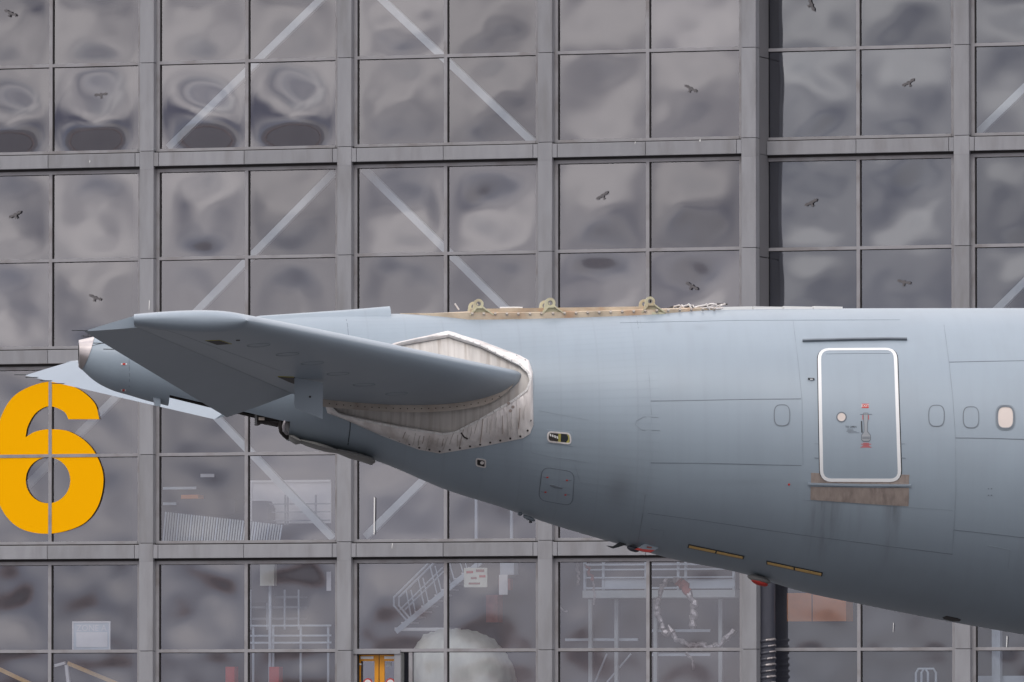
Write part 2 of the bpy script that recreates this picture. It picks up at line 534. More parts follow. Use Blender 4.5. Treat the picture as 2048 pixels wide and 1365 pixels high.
windows = {}
for bay in LEFT + RIGHT:
    u0, u1, um, w, k = bay['u0'], bay['u1'], bay['um'], bay['w'], bay['k']
    for j in ROWS:
        zr = rail_z(j)
        z1, z0 = zr + WTOP, zr + WBOT
        fr = MB()
        fw = 0.135
        fr.box(u0, u0 + fw, w, w + .22, z0, z1)
        fr.box(u1 - fw - .04, u1, w, w + .22, z0, z1)
        fr.box(u0 + fw, u1 - fw - .04, w + .002, w + .22, z1 - .135, z1)
        fr.box(u0 + fw, u1 - fw - .04, w - .03, w + .22, z0, z0 + .105)
        fr.box(u0 + fw + .002, u1 - fw - .042, w + .02, w + .19, z1 - .155, z1 - .135, 1)       # black gasket under the head
        win = fr.build('window', [M['frame'], M['gasket']], hangar)
        windows[(k, j)] = win
        gb = MB()
        gb.box(um - .065, um + .065, w + .004, w + .2, z0 + .105, z1 - .135)
        gb.build('mullion', M['frame'], win)
        for (a, b) in ((u0 + fw, um - .065), (um + .065, u1 - fw - .04)):
            gb = MB()
            gb.box(a, b, w + .006, w + .2, zr - .055, zr + .065)
            gb.box(a, b, w + .03, w + .19, zr - .08, zr - .055, 1)
            gb.box(a, a + .035, w + .05, w + .19, zr + .066, z1 - .156, 1)
            gb.box(a, a + .035, w + .05, w + .19, z0 + .106, zr - .081, 1)
            gb.build('glazing_bar', [M['frame'], M['gasket']], win)
        for ci, (a, b) in enumerate(((u0 + fw, um - .065), (um + .065, u1 - fw - .04))):
            for ri, (c, d) in enumerate(((zr + .065, z1 - .155), (zr - .08, z0 + .105))):
                c, d = min(c, d), max(c, d)
                bow = BOW.get((k, j, ci, ri), rp.choice((-1, 1)) * (rp.uniform(.006, .022) if j < 2 else (rp.uniform(.003, .009) if j == 2 else rp.uniform(.001, .004))))
                if k == 2 and j == 3 and ci == 0 and ri == 1:
                    a2 = hp(826, 1330, .1).x
                    gb = MB()
                    gb.box(a2 - .14, a2, w + .005, w + .2, d - 2.6, d)
                    gb.build('mullion', M['frame'], win)
                    me, (cu, cz) = pane_mesh(a2, b, c, d, bow, rp.uniform(0, 90))
                else:
                    me, (cu, cz) = pane_mesh(a, b, c, d, bow, rp.uniform(0, 90), 3.2 if (k, j) == (2, 0) else (1.8 if j == 1 else 1.0), 'glass_blue' if k > 3 else 'glass')
                link('pane', me, win, (cu, w + .11, cz))

# column and band cladding, every sheet its own panel with open joints between
JO = 0.018
def panel(x0, x1, y0, y1, z0, z1):
    mb = MB()
    mb.box(x0, x1, y0, y1, z0, z1)
    o = mb.build('cladding_panel', M['clad'], hangar)
    bv = o.modifiers.new('bevel', 'BEVEL')
    bv.width = 0.012
    bv.segments = 1
    return o
def column(uL, uR, wf, wb, stubs=True):
    core = MB()
    core.box(uL + .04, uR - .04, wf + .05, wb, rail_z(3) - 4.6, rail_z(0) + 4.4)
    core.build('column_core', M['gasket'], hangar)
    for j in ROWS:
        zr = rail_z(j)
        top = zr + WTOP + .04
        panel(uL, uR, wf, wb - .02, zr + JO / 2, top - JO)                      # above the rail
        panel(uL, uR, wf, wb - .02, zr + WBOT + .02, zr - JO / 2)               # below the rail
        panel(uL, uR, wf - .004, wb - .02, zr + WBOT - .70, zr + WBOT + .02 - JO)   # crossing with the band
        if j == 0:
            panel(uL, uR, wf - .004, wb - .02, top, top + .66)
for k in range(5):
    uL, uR = k * BU - 4.22, k * BU - 3.65
    column(uL, uR, -.28, .20)
column(35.97, 36.57, WR - .28, WR + .20)
for bay in LEFT + RIGHT:
    u0, u1, um, w = bay['u0'], bay['u1'], bay['um'], bay['w']
    for j in ROWS:
        zr = rail_z(j)
        zt, zb = zr - 3.455, zr - 3.975
        core = MB()
        core.box(u0 + .003, u1 - .003, w - .10, w + .22, zb - .085, zt + .045)
        core.build('band_core', M['gasket'], hangar)
        st = .19
        for a, b in ((u0 + .002, u0 + st), (u0 + st + JO, um - JO / 2), (um + JO / 2, u1 - st - JO), (u1 - st, u1 - .002)):
            panel(a, b, w - .265, w - .04, zb, zt)
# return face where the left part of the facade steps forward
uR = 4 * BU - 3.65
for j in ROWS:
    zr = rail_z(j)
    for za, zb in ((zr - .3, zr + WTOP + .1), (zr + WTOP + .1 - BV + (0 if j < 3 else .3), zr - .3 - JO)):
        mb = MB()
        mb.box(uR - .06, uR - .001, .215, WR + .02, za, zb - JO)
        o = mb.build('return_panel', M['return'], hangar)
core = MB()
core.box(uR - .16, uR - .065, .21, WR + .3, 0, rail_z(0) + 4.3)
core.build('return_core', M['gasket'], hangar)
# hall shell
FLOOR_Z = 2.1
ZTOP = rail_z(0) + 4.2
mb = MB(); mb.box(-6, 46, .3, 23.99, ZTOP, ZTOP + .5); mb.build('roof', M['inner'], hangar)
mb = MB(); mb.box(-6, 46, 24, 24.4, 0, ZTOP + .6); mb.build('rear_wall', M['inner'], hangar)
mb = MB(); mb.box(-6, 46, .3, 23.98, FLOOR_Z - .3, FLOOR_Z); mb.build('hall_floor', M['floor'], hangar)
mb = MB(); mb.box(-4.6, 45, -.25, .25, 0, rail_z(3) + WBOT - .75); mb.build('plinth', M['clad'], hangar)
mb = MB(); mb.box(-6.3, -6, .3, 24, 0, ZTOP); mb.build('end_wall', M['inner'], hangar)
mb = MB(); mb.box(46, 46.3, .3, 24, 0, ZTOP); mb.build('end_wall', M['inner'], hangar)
# diagonal braces just behind the glass
BRACES = [((52, 975), (246, 782)), ((338, 296), (650, -8)), ((390, 628), (668, 346)), ((412, 812), (668, 1078)), ((757, -8), (1072, 290)),
          ((728, 338), (1018, 624)), ((732, 1074), (850, 958)), ((1955, 268), (2110, 118)), ((1990, 624), (2110, 506)), ((175, 1300), (105, 1180))]
for a, b in BRACES[:9]:
    w = 1.0 if a[0] < 1500 else 2.3
    mb = MB()
    mb.bar(hp(*a, w), hp(*b, w), .27, .25)
    mb.build('brace', M['brace'], hangar)

# bird stickers on the glass
def bird(px, py, ang, w=.03, s=1.0):
    c = hp(px, py, w)
    half = [(0, .085), (.05, .05), (.10, .055), (.19, .075), (.27, .045), (.275, .01), (.25, -.005), (.26, -.03), (.22, -.02), (.20, -.045), (.16, -.025), (.10, -.035), (.055, -.03), (.03, -.10), (.055, -.145), (0, -.15)]
    poly = half + [(-x, y) for x, y in half[-2:0:-1]]
    ca, sa = math.cos(ang), math.sin(ang)
    mb = MB()
    mb.prism([(c.x + s * (x * ca - y * sa), w, c.z + s * (x * sa + y * ca)) for x, y in poly], (0, .004, 0))
    return mb
BIRDS = [(20, 27, -25, 0), (202, 190, 5, 0), (30, 430, 25, 0), (190, 596, -20, 0), (1381, 178, -28, 0), (1205, 392, 30, 0), (1383, 573, -30, 0),
         (1622, 10, -68, 1), (1817, 166, 28, 1), (1622, 406, 25, 1), (1808, 565, -12, 1)]
for px, py, a, right in BIRDS:
    w = .035 + (WR if right else 0)
    j = min(3, int((py + 75) / 395))
    k = 4 if right else int(px // 398)
    bird(px, py, R(a), w).build('bird_sticker', M['sticker'], windows[(k, j)])
# pale streaks of bird droppings
for px, y0, y1, wd_, w in ((299, 600, 622, .035, -.30), (749, 994, 1071, .05, .03), (785, 1086, 1098, .03, -.275), (180, 320, 327, .03, -.275), (1787, 1245, 1266, .02, WR + .03), (2014, 1272, 1298, .035, WR + .03),
                          (1271, 283, 290, .03, -.275), (1400, 281, 284, .06, -.275)):
    mb = MB()
    a, b = hp(px, y0, w), hp(px - 1, y1, w)
    mb.prism([(a.x - wd_ / 2, w, a.z), (a.x + wd_ / 2, w, a.z - .05), (b.x + wd_ * .6, w, b.z + .12), (b.x + wd_ * .1, w, b.z), (b.x - wd_ * .4, w, b.z + .06)], (0, .003, 0))
    mb.build('dropping_streak', M['white'], hangar)

# yellow double door
door = MB()
DW = .10
def dz(y, w=DW): return hp(700, y, w).z
def du(x, w=DW): return hp(x, 1340, w).x
zt = dz(1309)
dframe = MB()
dframe.box(du(697), du(803), -.05, .35, zt + .01, zt + .16)
dframe.box(du(697), du(709), -.02, .45, FLOOR_Z, zt + .01)
dframe.box(du(790), du(803), .0, .4, FLOOR_Z, zt + .01)
dobj = dframe.build('door', M['clad'], hangar)
for a, b in ((711.5, 757), (759, 800)):
    ua, ub = du(a, .3), du(b, .3)
    lf = MB()
    zl = zt - .02
    lf.box(ua, ua + .2, .30, .36, FLOOR_Z, zl)
    lf.box(ub - .16, ub, .30, .36, FLOOR_Z, zl)
    lf.box(ua + .2, ub - .16, .30, .36, zl - .24, zl)
    lf.box(ua + .2, ub - .16, .30, .36, FLOOR_Z, FLOOR_Z + .3)
    lf.box(ua + .2, ub - .2, .28, .3, zl - .16, zl - .06, 1)
    lf.build('door_leaf', [M['doory'], M['white']], dobj)
    pn = MB()
    pn.box(ua + .2, ub - .16, .325, .335, FLOOR_Z + .3, zl - .24)
    pn.build('door_pane', M['glass'], dobj)
    # round prohibition sticker low on the glass
    c = Vector(((ua + ub) / 2 + .02, .318, dz(1367, .3)))
    for r_, mm in ((.19, 'red'), (.14, 'white')):
        sb = MB()
        sb.prism([(c.x + r_ * math.cos(t), c.y - (.003 if mm == 'white' else 0), c.z + r_ * math.sin(t)) for t in [k * math.pi / 10 for k in range(20)]], (0, .002, 0))
        sb.build('door_sticker', M[mm], dobj)
hd = MB()
hx, hz = du(715, .28), dz(1329, .28)
hd.box(hx - .03, hx + .03, .25, .28, hz - .14, hz + .14)
hd.box(hx, hx + .16, .24, .27, hz - .03, hz + .03)
hd.build('door_handle', M['white'], dobj)
sg = MB()
sg.box(du(773, .3), du(782, .3), .31, .318, dz(1334, .3), dz(1325, .3))
sg.build('door_sign', M['handle'], dobj)

# the big yellow numeral on the glass
six = [(199, 839), (137, 839), (127, 823), (98, 813), (72, 826), (56, 852), (51, 875), (70, 864), (98, 859), (140, 864), (180, 892), (203, 935), (206, 975), (192, 1020), (160, 1052), (98, 1068),
       (40, 1057), (4, 1020), (-10, 965), (-12, 910), (0, 840), (32, 789), (95, 764), (150, 775), (188, 805)]
outer = smooth_closed(six, 6, corners=(0, 1, 6))
hole = ellipse(96, 961, 44.5, 46, 40)
cu = bpy.data.curves.new('numeral', 'CURVE')
cu.dimensions = '2D'
cu.fill_mode = 'BOTH'
cu.extrude = 0.004
base = hp(96, 1068, .03)
for loop in (outer, hole):
    sp = cu.splines.new('POLY')
    sp.points.add(len(loop) - 1)
    for q, (x, y) in zip(sp.points, loop):
        h = hp(x, y, .03)
        q.co = (h.x - base.x, h.z - base.z, 0, 1)
    sp.use_cyclic_u = True
tmp = bpy.data.objects.new('numeral_curve', cu)
COL.objects.link(tmp)
dg = bpy.context.evaluated_depsgraph_get()
me = bpy.data.meshes.new_from_object(tmp.evaluated_get(dg))
bpy.data.objects.remove(tmp)
me.materials.clear()
me.materials.append(M['yellow'])
num = link('number_sign', me)
HM = Matrix.Translation(HT) @ Matrix.Rotation(HYAW, 4, 'Z')
num.matrix_world = HM @ Matrix.Translation(base) @ Matrix.Rotation(R(90), 4, 'X')
tag(num, 'huge yellow numeral 6 stuck across four hangar window panes', 'number sign')

def hloc(px, py, w): return hp(px, py, w)
def at_hangar(name, px, py, w, label, cat, group=None):
    """Empty for a thing in or at the hangar; returns it and the offset of its local frame"""
    b = hp(px, py, w)
    o = empty(name, HM @ b, HYAW)
    tag(o, label, cat, group)
    return o, b

def rel(b, px, py, w): return hp(px, py, w) - b

# round dark duct in the corner of the facade
t, b = at_hangar('ventilation_duct', 1531, 1300, .62, 'dark slate round duct in the facade corner with ribs and modelled glints at its foot', 'duct')
t.location.z = 2.0; b = Vector((b.x, b.y, 2.0))
mb = MB()
rd = .37
zm = hp(1531, 1283, .62).z - b.z
mb.tube([(0, 0, 0), (0, 0, 10.5)], rd, 28)
mb.build('pipe', M['duct'], t, smooth=False, angle=40)
rdn = random.Random(8)
zc = zm
while zc > .6:
    n = 28
    def band(a0, a1, n, amp, r0, hw):
        rings = []
        for dz_, dr in ((-hw, .0), (-hw * .4, r0), (hw * .4, r0), (hw, .0)):
            rings.append([((rd + dr) * math.cos(a0 + (a1 - a0) * q / n), (rd + dr) * math.sin(a0 + (a1 - a0) * q / n), zc + dz_ + amp * math.cos(a0 + (a1 - a0) * q / n)) for q in range(n)])
        return rings
    mb = MB(); mb.loft(band(0, 2 * math.pi, n, .05, .04, .06)); rb = mb.build('rib', M['duct'], t, smooth=True)
    a0 = R(-62 + rdn.uniform(-14, 10)); a1 = R(2)
    mb = MB(); mb.loft(band(a0, a1, 9, .07, .055, .045 + rdn.uniform(-.01, .012)), closed=False); mb.build('glint_strip', M['reflect_silver'], rb, smooth=True)  # raised bright strip models the glint on the right of the rib
    mb = MB(); mb.loft(band(R(-158), R(-138), 4, .05, .05, .03), closed=False); mb.build('rust_spot', M['dullred'], rb, smooth=True)
    zc -= .23 + rdn.uniform(-.01, .02)

# ---- things inside the hall, seen through the glass
# staircase
t, b = at_hangar('steel_stair', 800, 1290, 4.0, 'white steel stair with double handrails behind the glass above the covered load', 'stair')
W0, W1 = 4.0, 5.2
for wv in (W0, W1):
    s = MB(); s.bar(rel(b, 792, 1264, wv), rel(b, 962, 1124, wv), .2, .06, up=(0, 1, 0)); s.build('stringer', M['steelp'], t)
for i in range(13):
    f_ = i / 12
    p = rel(b, 796 + f_ * 160, 1258 - f_ * 132, W0)
    s = MB(); s.box(p.x - .16, p.x + .16, .05, W1 - W0 - .05, p.z, p.z + .05); s.build('tread', M['white'], t)
for wv, ox in ((W0, 0), (W1, 10)):
    s = MB()
    s.tube([rel(b, 812 + ox, 1240, wv), rel(b, 788 + ox, 1212, wv), rel(b, 788 + ox, 1195, wv), rel(b, 862 + ox, 1122, wv)], .04, 6)
    s.tube([rel(b, 800 + ox, 1220, wv), rel(b, 885 + ox, 1136, wv)], .03, 6)
    for q in range(5):
        s.tube([rel(b, 812 + q * 24 + ox, 1172 + 0 - q * 24 + 8, wv), rel(b, 822 + q * 26 + ox, 1232 - q * 22, wv)], .025, 6)
    s.build('handrail', M['steelp'], t)
s = MB(); p = rel(b, 800, 1256, W0); s.box(p.x, p.x + 1.9, 0, 1.6, p.z - .12, p.z); s.build('landing', M['white'], t)

# tarpaulin covered load
t, b = at_hangar('covered_engine', 895, 1365, 1.2, 'big rounded load under a pale green tarpaulin behind the yellow door', 'covered load')
t.location.z = FLOOR_Z; b = Vector((b.x, b.y, FLOOR_Z))
prof = [(800, 1400), (798, 1330), (806, 1290), (822, 1268), (850, 1259), (880, 1257), (915, 1262), (945, 1275), (968, 1300), (984, 1330), (990, 1360), (986, 1400)]
rings = []
nT = 26
for i in range(nT + 1):
    s_ = i / nT * 2 - 1
    k = math.sqrt(max(0.02, 1 - abs(s_) ** 2.6))
    rg = []
    base_c = rel(b, 893, 1400, 1.2)
    dense = []
    for a_, b_ in zip(prof[:-1], prof[1:]):
        for q in range(5):
            dense.append((a_[0] + (b_[0] - a_[0]) * q / 5, a_[1] + (b_[1] - a_[1]) * q / 5))
    dense.append(prof[-1])
    for q, (x, y) in enumerate(dense):
        P = rel(b, x, y, 1.2)
        fold = 1 + .014 * math.sin(q * 2.1 + i * 0.9) * (1 - k * .3) + .012 * noise.noise(Vector((q * .3, i * .5, 1)))
        rg.append((base_c.x + (P.x - base_c.x) * (0.35 + .65 * k) * fold, 1.9 + s_ * 1.9, base_c.z + (P.z - base_c.z) * k * fold))
    rings.append(rg)
mb = MB(); mb.loft(rings, closed=False); mb.build('tarpaulin', M['tarp'], t, smooth=True)
mb = MB()
q0, q1 = rel(b, 808, 1420, 1.7), rel(b, 980, 1420, 1.7)
mb.box(q0.x, q1.x, .5, 3.3, 0, max(.2, q0.z)); mb.build('cradle', M['steelp'], t)

# board with faded markings, on a post
def board(name, x0, y0, x1, y1, w, m, label, cat, post=True, th=.05, group=None):
    t, b = at_hangar(name, (x0 + x1) / 2, y1, w, label, cat, group)
    p, q = rel(b, x0, y1, w), rel(b, x1, y0, w)
    mb = MB(); mb.box(p.x, q.x, 0, th, p.z, q.z); mb.build('board', m, t)
    if post:
        mb = MB(); mb.box((p.x + q.x) / 2 - .05, (p.x + q.x) / 2 + .05, th, th + .1, (FLOOR_Z - b.z if name == 'control_box' else p.z), (q.z if name == 'control_box' else q.z + 4.5)); mb.build('post', M['steelp'], t)
    return t, b, p, q
t, b, p, q = board('notice_board', 928, 1136, 974, 1175, 2.4, M['tarp'], 'pale green notice board with red patches beside the stair', 'notice board')
for i, (fx, fz, lx, lz) in enumerate(((.1, .72, .3, .12), (.52, .78, .36, .14), (.3, .42, .25, .1), (.66, .5, .28, .12), (.2, .14, .5, .1))):
    mb = MB(); x0 = p.x + (q.x - p.x) * fx; z0 = p.z + (q.z - p.z) * fz
    mb.box(x0, x0 + (q.x - p.x) * lx, -.006, -.001, z0, z0 + (q.z - p.z) * lz); mb.build('poster_patch', M['dullred'] if i % 3 else M['red'], t)
board('white_poster', 998, 1150, 1015, 1190, 2.6, M['white'], 'narrow white sheet hanging right of the red patched notice board', 'poster', post=False)
board('red_cabinet', 972, 1190, 995, 1245, 6.0, M['dullred'], 'dull red cabinet behind the glass below the white sheet', 'cabinet', post=False, th=.6)
t, b, p, q = board('shelf_rack', 1000, 1124, 1028, 1150, 7.0, M['steelp'], 'pale rack with red boxes at the top of the stair', 'shelf rack', post=True, th=.5)
mb = MB(); mb.box(p.x + .05, q.x - .05, -.3, -.01, p.z - .6, p.z - .15); mb.build('box', M['dullred'], t)

# gallery with railing behind bay D
t, b = at_hangar('gallery', 1300, 1192, 3.2, 'pale blue steel gallery with railings behind the lower right windows', 'gallery')
p, q = rel(b, 1165, 1190, 3.2), rel(b, 1470, 1190, 3.2)
mb = MB(); mb.box(p.x, q.x, 0, 2.5, p.z - .12, p.z + .16); mb.build('deck_beam', M['brace'], t)
for y, r_ in ((1177, .05), (1156, .04), (1140, .04), (1130, .05)):
    a_, c_ = rel(b, 1167, y, 3.2), rel(b, 1468, y, 3.2)
    mb = MB(); mb.box(a_.x, c_.x, .0, .06, a_.z - r_ * .7, a_.z + r_ * .7); mb.build('rail', M['steelp'], t)
for x in (1168, 1205, 1290, 1355, 1370, 1466):
    a_, c_ = rel(b, x, 1190, 3.2), rel(b, x, 1120, 3.2)
    mb = MB(); mb.box(a_.x - .05, a_.x + .05, .07, .15, a_.z, c_.z); mb.build('post', M['steelp'], t)
for (x0, x1, y0, y1) in ((1208, 1288, 1158, 1176), (1372, 1464, 1158, 1176)):
    a_, c_ = rel(b, x0, y1, 3.2), rel(b, x1, y0, 3.2)
    mb = MB(); mb.box(a_.x, c_.x, .08, .11, a_.z, c_.z); mb.build('infill_panel', M['steelp'], t)
for x in (1180, 1232, 1310, 1440):
    a_, c_ = rel(b, x, 1192, 4.0), rel(b, x, 1400, 4.0)
    mb = MB(); mb.box(a_.x - .07, a_.x + .07, .8, .95, FLOOR_Z - b.z, a_.z - .13); mb.build('column', M['brace'], t)
for (x0, x1, y) in ((1130, 1275, 1280), (1300, 1420, 1262), (1300, 1420, 1310)):
    a_, c_ = rel(b, x0, y, 4.2), rel(b, x1, y, 4.2)
    mb = MB(); mb.box(a_.x, c_.x, 1.0, 1.1, a_.z - .05, a_.z + .05); mb.build('cross_rail', M['steelp'], t)
for (x0, y0, x1, y1) in ((1190, 1365, 1214, 1308), (1214, 1365, 1262, 1308)):
    mb = MB(); mb.bar(rel(b, x0, y0, 4.3), rel(b, x1, y1, 4.3), .06, .06); mb.build('diagonal', M['steelp'], t)

# crumpled silvery reflections in the panes, modelled as tubes behind the glass
def reflection(px_pts, w, r_, label, seed, red_at=()):
    t, b = at_hangar('reflection_tube', px_pts[-1][0], px_pts[-1][1], w, label, 'reflection', 'silver pane reflections modelled as tubes')
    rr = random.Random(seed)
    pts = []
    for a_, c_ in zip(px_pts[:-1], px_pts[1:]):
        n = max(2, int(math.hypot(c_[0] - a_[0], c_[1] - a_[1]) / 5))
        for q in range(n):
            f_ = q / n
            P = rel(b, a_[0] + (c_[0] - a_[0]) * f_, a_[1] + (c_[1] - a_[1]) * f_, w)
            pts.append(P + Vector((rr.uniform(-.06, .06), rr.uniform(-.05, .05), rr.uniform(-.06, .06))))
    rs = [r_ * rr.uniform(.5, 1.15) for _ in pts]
    mb = MB(); mb.tube(pts, rs, 6); mb.build('silver_reflection', M['reflect_silver'], t)
    for (i0, i1) in red_at:
        i1 = min(i1, len(pts))
        if i1 - i0 > 2:
            mb = MB(); mb.tube(pts[i0:i1], [x * 1.25 for x in rs[i0:i1]], 7); mb.build('red_reflection', M['dullred'], t)
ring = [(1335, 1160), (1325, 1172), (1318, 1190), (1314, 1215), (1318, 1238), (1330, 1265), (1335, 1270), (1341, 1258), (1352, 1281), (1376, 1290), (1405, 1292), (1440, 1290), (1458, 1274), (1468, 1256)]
reflection(ring, .75, .12, 'long crumpled silver hose modelled as a tube sagging along the pane under the fuselage', 1)
reflection([(1345, 1158), (1360, 1166), (1375, 1180), (1386, 1205), (1387, 1232), (1384, 1250), (1388, 1262)], .75, .15, 'red and silver modelled hose curving down right of the sagging hose', 2, ((2, 9),))
reflection([(1155, 1124), (1156, 1142), (1157, 1160), (1158, 1178)], .7, .06, 'short straight silver hose modelled at the left of the gallery pane', 3)
reflection([(1172, 1128), (1181, 1148), (1187, 1175), (1187, 1190), (1188, 1212)], .7, .055, 'curved brown red hose modelled right of the short straight hose', 4, ((1, 8),))
reflection([(1110, 1200), (1121, 1216), (1138, 1228)], .7, .05, 'small bent silver hose modelled at the left edge of the gallery pane', 5)
reflection([(1372, 1304), (1384, 1322), (1386, 1345)], .7, .06, 'zigzag silver hose modelled below the window bar', 6)

# orange board in the recessed bay
t, b, p, q = board('orange_cabinet', 1574, 1186, 1692, 1243, 3.6, M['orange'], 'orange cabinet front behind the recessed window beside the dark duct', 'cabinet', post=False, th=.9)
mb = MB(); mb.box(p.x + (q.x - p.x) * .42, p.x + (q.x - p.x) * .42 + .03, -.01, .0, p.z, q.z); mb.build('door_joint', M['dark'], t)
t, b = at_hangar('guard_rail', 1850, 1365, 3.2, 'white hooped guard rail low behind the recessed window', 'guard rail')
for x0, x1 in ((1832, 1856), (1843, 1872)):
    mb = MB()
    mb.tube([rel(b, x0, 1400, 3.2), rel(b, x0, 1346, 3.2), rel(b, x0 + 5, 1338, 3.2), rel(b, x1 - 5, 1338, 3.2), rel(b, x1, 1346, 3.2), rel(b, x1, 1400, 3.2)], .045, 6)
    mb.build('hoop', M['steelp'], t)
t, b, p, q = board('workbench', 1955, 1352, 2075, 1372, 3.4, M['steelp'], 'pale workbench at the foot of the far right window', 'workbench', post=False, th=.8)
for x in (p.x + .1, q.x - .2):
    mb = MB(); mb.box(x, x + .1, .1, .2, FLOOR_Z - b.z, p.z); mb.build('leg', M['steelp'], t)
t, b = at_hangar('steel_post', 1992, 1365, 3.0, 'wide pale steel post behind the far right window', 'post')
p = rel(b, 1992, 1365, 3.0)
mb = MB(); mb.box(-.16, .16, 0, .3, FLOOR_Z - b.z, 6.5); mb.build('post', M['steelp'], t)
mb = MB(); mb.bar((.2, .15, 4.2), (2.2, .15, .9), .16, .2); mb.build('strut', M['steelp'], t)

# zone sign in the bottom left window
t, b, p, q = board('zone_sign', 145, 1243, 221, 1300, .5, M['steelp'], 'framed zone sign standing low in the bottom left window', 'zone sign', post=False, th=.03)
mb = MB()
for x in (p.x, q.x - .05):
    mb.box(x, x + .05, -.03, -.001, p.z, q.z)
mb.box(p.x + .05, q.x - .05, -.03, -.001, q.z - .05, q.z)
mb.build('sign_frame', M['white'], t)
mb = MB(); mb.box(p.x + .16, q.x - .12, -.012, -.001, p.z + .1, p.z + (q.z - p.z) * .62); mb.build('sign_sheet', M['white'], t)
def text_mesh(s, size):
    c = bpy.data.curves.new('text', 'FONT')
    c.body = s
    c.size = size
    c.align_x = 'CENTER'
    c.align_y = 'CENTER'
    c.extrude = 0.001
    c.resolution_u = 2
    o = bpy.data.objects.new('text', c)
    COL.objects.link(o)
    d = bpy.context.evaluated_depsgraph_get()
    me = bpy.data.meshes.new_from_object(o.evaluated_get(d))
    bpy.data.objects.remove(o)
    me.materials.clear()
    return me
me = text_mesh('ZONE A', .34); me.materials.append(M['white'])
o = link('lettering', me, t); o.location = ((p.x + q.x) / 2, -.008, q.z - .27); o.rotation_euler = (R(90), 0, 0)

# white bracket arm with orange beams at the bottom left
t, b = at_hangar('jib_crane', 140, 1365, 1.8, 'white post with slanting yellow orange jib arm behind the bottom left window', 'jib crane', 'yellow orange jib cranes')
mb = MB(); mb.bar(rel(b, 133, 1330, 1.8), rel(b, 141, 1400, 1.8), .12, .12); mb.build('post', M['white'], t)
mb = MB(); mb.bar(rel(b, 110, 1332, 1.75), rel(b, 131, 1326, 1.75), .1, .1); mb.build('bracket', M['white'], t)
mb = MB(); mb.bar(rel(b, 136, 1327, 1.9), rel(b, 245, 1372, 1.9), .14, .14); mb.build('arm', M['lamp'], t)
t, b = at_hangar('jib_crane', 20, 1365, 1.8, 'yellow orange jib arm slanting down at the bottom left corner', 'jib crane', 'yellow orange jib cranes')
mb = MB(); mb.bar(rel(b, -20, 1330, 1.8), rel(b, 70, 1372, 1.8), .14, .14); mb.build('arm', M['lamp'], t)
mb = MB(); mb.bar(rel(b, -20, 1330, 1.9), rel(b, -18, 1400, 1.9), .12, .12); mb.build('post', M['white'], t)

# corrugated sheet and pale screen behind the middle left window
t, b = at_hangar('corrugated_sheet', 440, 1078, 1.6, 'ribbed pale corrugated sheet leaning behind the window under the tail', 'corrugated sheet')
nR = 46
for i in range(nR):
    f_ = i / (nR - 1)
    x = 326 + f_ * 232
    yt = 1024 + f_ * 26
    P, Q = rel(b, x, 1084, 1.6), rel(b, x, yt, 1.6)
    if i % 1 == 0:
        mb = MB()
        mb.prism([(P.x - .027, 0, P.z), (P.x + .027, 0, P.z), (Q.x + .027, .3, Q.z - .01), (Q.x - .027, .3, Q.z + .01)], (0, .05, 0))
        mb.build('rib', M['brace'] if (i * 7) % 5 else M['steelp'], t)
mb = MB()
P, Q = rel(b, 322, 1084, 1.7), rel(b, 562, 1050, 1.7)
P2, Q2 = rel(b, 322, 1022, 2.0), rel(b, 562, 1050, 2.0)
mb.prism([(P.x, .08, P.z), (Q.x, .08, P.z), (Q.x, .38, Q2.z), (P.x, .38, P2.z)], (0, .02, 0)); mb.build('backing_sheet', M['inner'], t)
t, b, p, q = board('pale_screen', 505, 964, 662, 1048, 5.0, M['white'], 'wide pale screen with a white frame behind the brace', 'screen', post=False, th=.05)
mb = MB()
mb.box(p.x - .08, p.x, -.06, .06, p.z, q.z + .08); mb.box(p.x, q.x, -.06, .0 - .001, q.z, q.z + .08); mb.build('screen_frame', M['white'], t)
t, b = at_hangar('machine_housing', 520, 1052, 4.0, 'dark machine housing standing left in front of the pale screen', 'machine')
P, Q, S = rel(b, 504, 1050, 4.0), rel(b, 536, 1006, 4.0), rel(b, 528, 1002, 4.0)
mb = MB(); mb.prism([(P.x, 0, P.z - 3), (Q.x, 0, P.z - 3), (Q.x, 0, Q.z - .2), (S.x, 0, S.z), (P.x, 0, S.z)], (0, .8, 0)); mb.build('housing', M['inner'], t)
t, b = at_hangar('platform_rail', 600, 1050, 4.4, 'thin grey railing in front of the pale screen', 'railing')
for y in (1009, 1025, 1042):
    P, Q = rel(b, 530, y, 4.4), rel(b, 660, y, 4.4)
    mb = MB(); mb.box(P.x, Q.x, 0, .05, P.z - .025, P.z + .025); mb.build('rail', M['handle'], t)
for x in (569, 574, 630):
    P, Q = rel(b, x, 1050, 4.4), rel(b, x, 990, 4.4)
    mb = MB(); mb.box(P.x - .03, P.x + .03, .06, .11, P.z, Q.z); mb.build('post', M['handle'], t)
t, b, p, q = board('red_tool_cart', 362, 990, 396, 998, 5.0, M['orange'], 'orange red cart top behind the window above the corrugated sheet', 'tool cart', post=False, th=.6)

# ================================================================== aircraft
AYAW = R(5.6)
aircraft = tag(empty('aircraft', (0, 0, 0), AYAW), 'pale blue grey tail of an airliner with its fin removed, parked before the hangar', 'aircraft')
A_IN = Matrix.Rotation(-AYAW, 4, 'Z')
A_CAM = A_IN @ CAM
def aray(px, py): return A_IN.to_3x3() @ ray(px, py)
def ap(px, py, y=0.0):
    """photograph point on the plane y = const of the aircraft (x forward, y to its far side)"""
    d = aray(px, py)
    return A_CAM + d * ((y - A_CAM.y) / d.y)

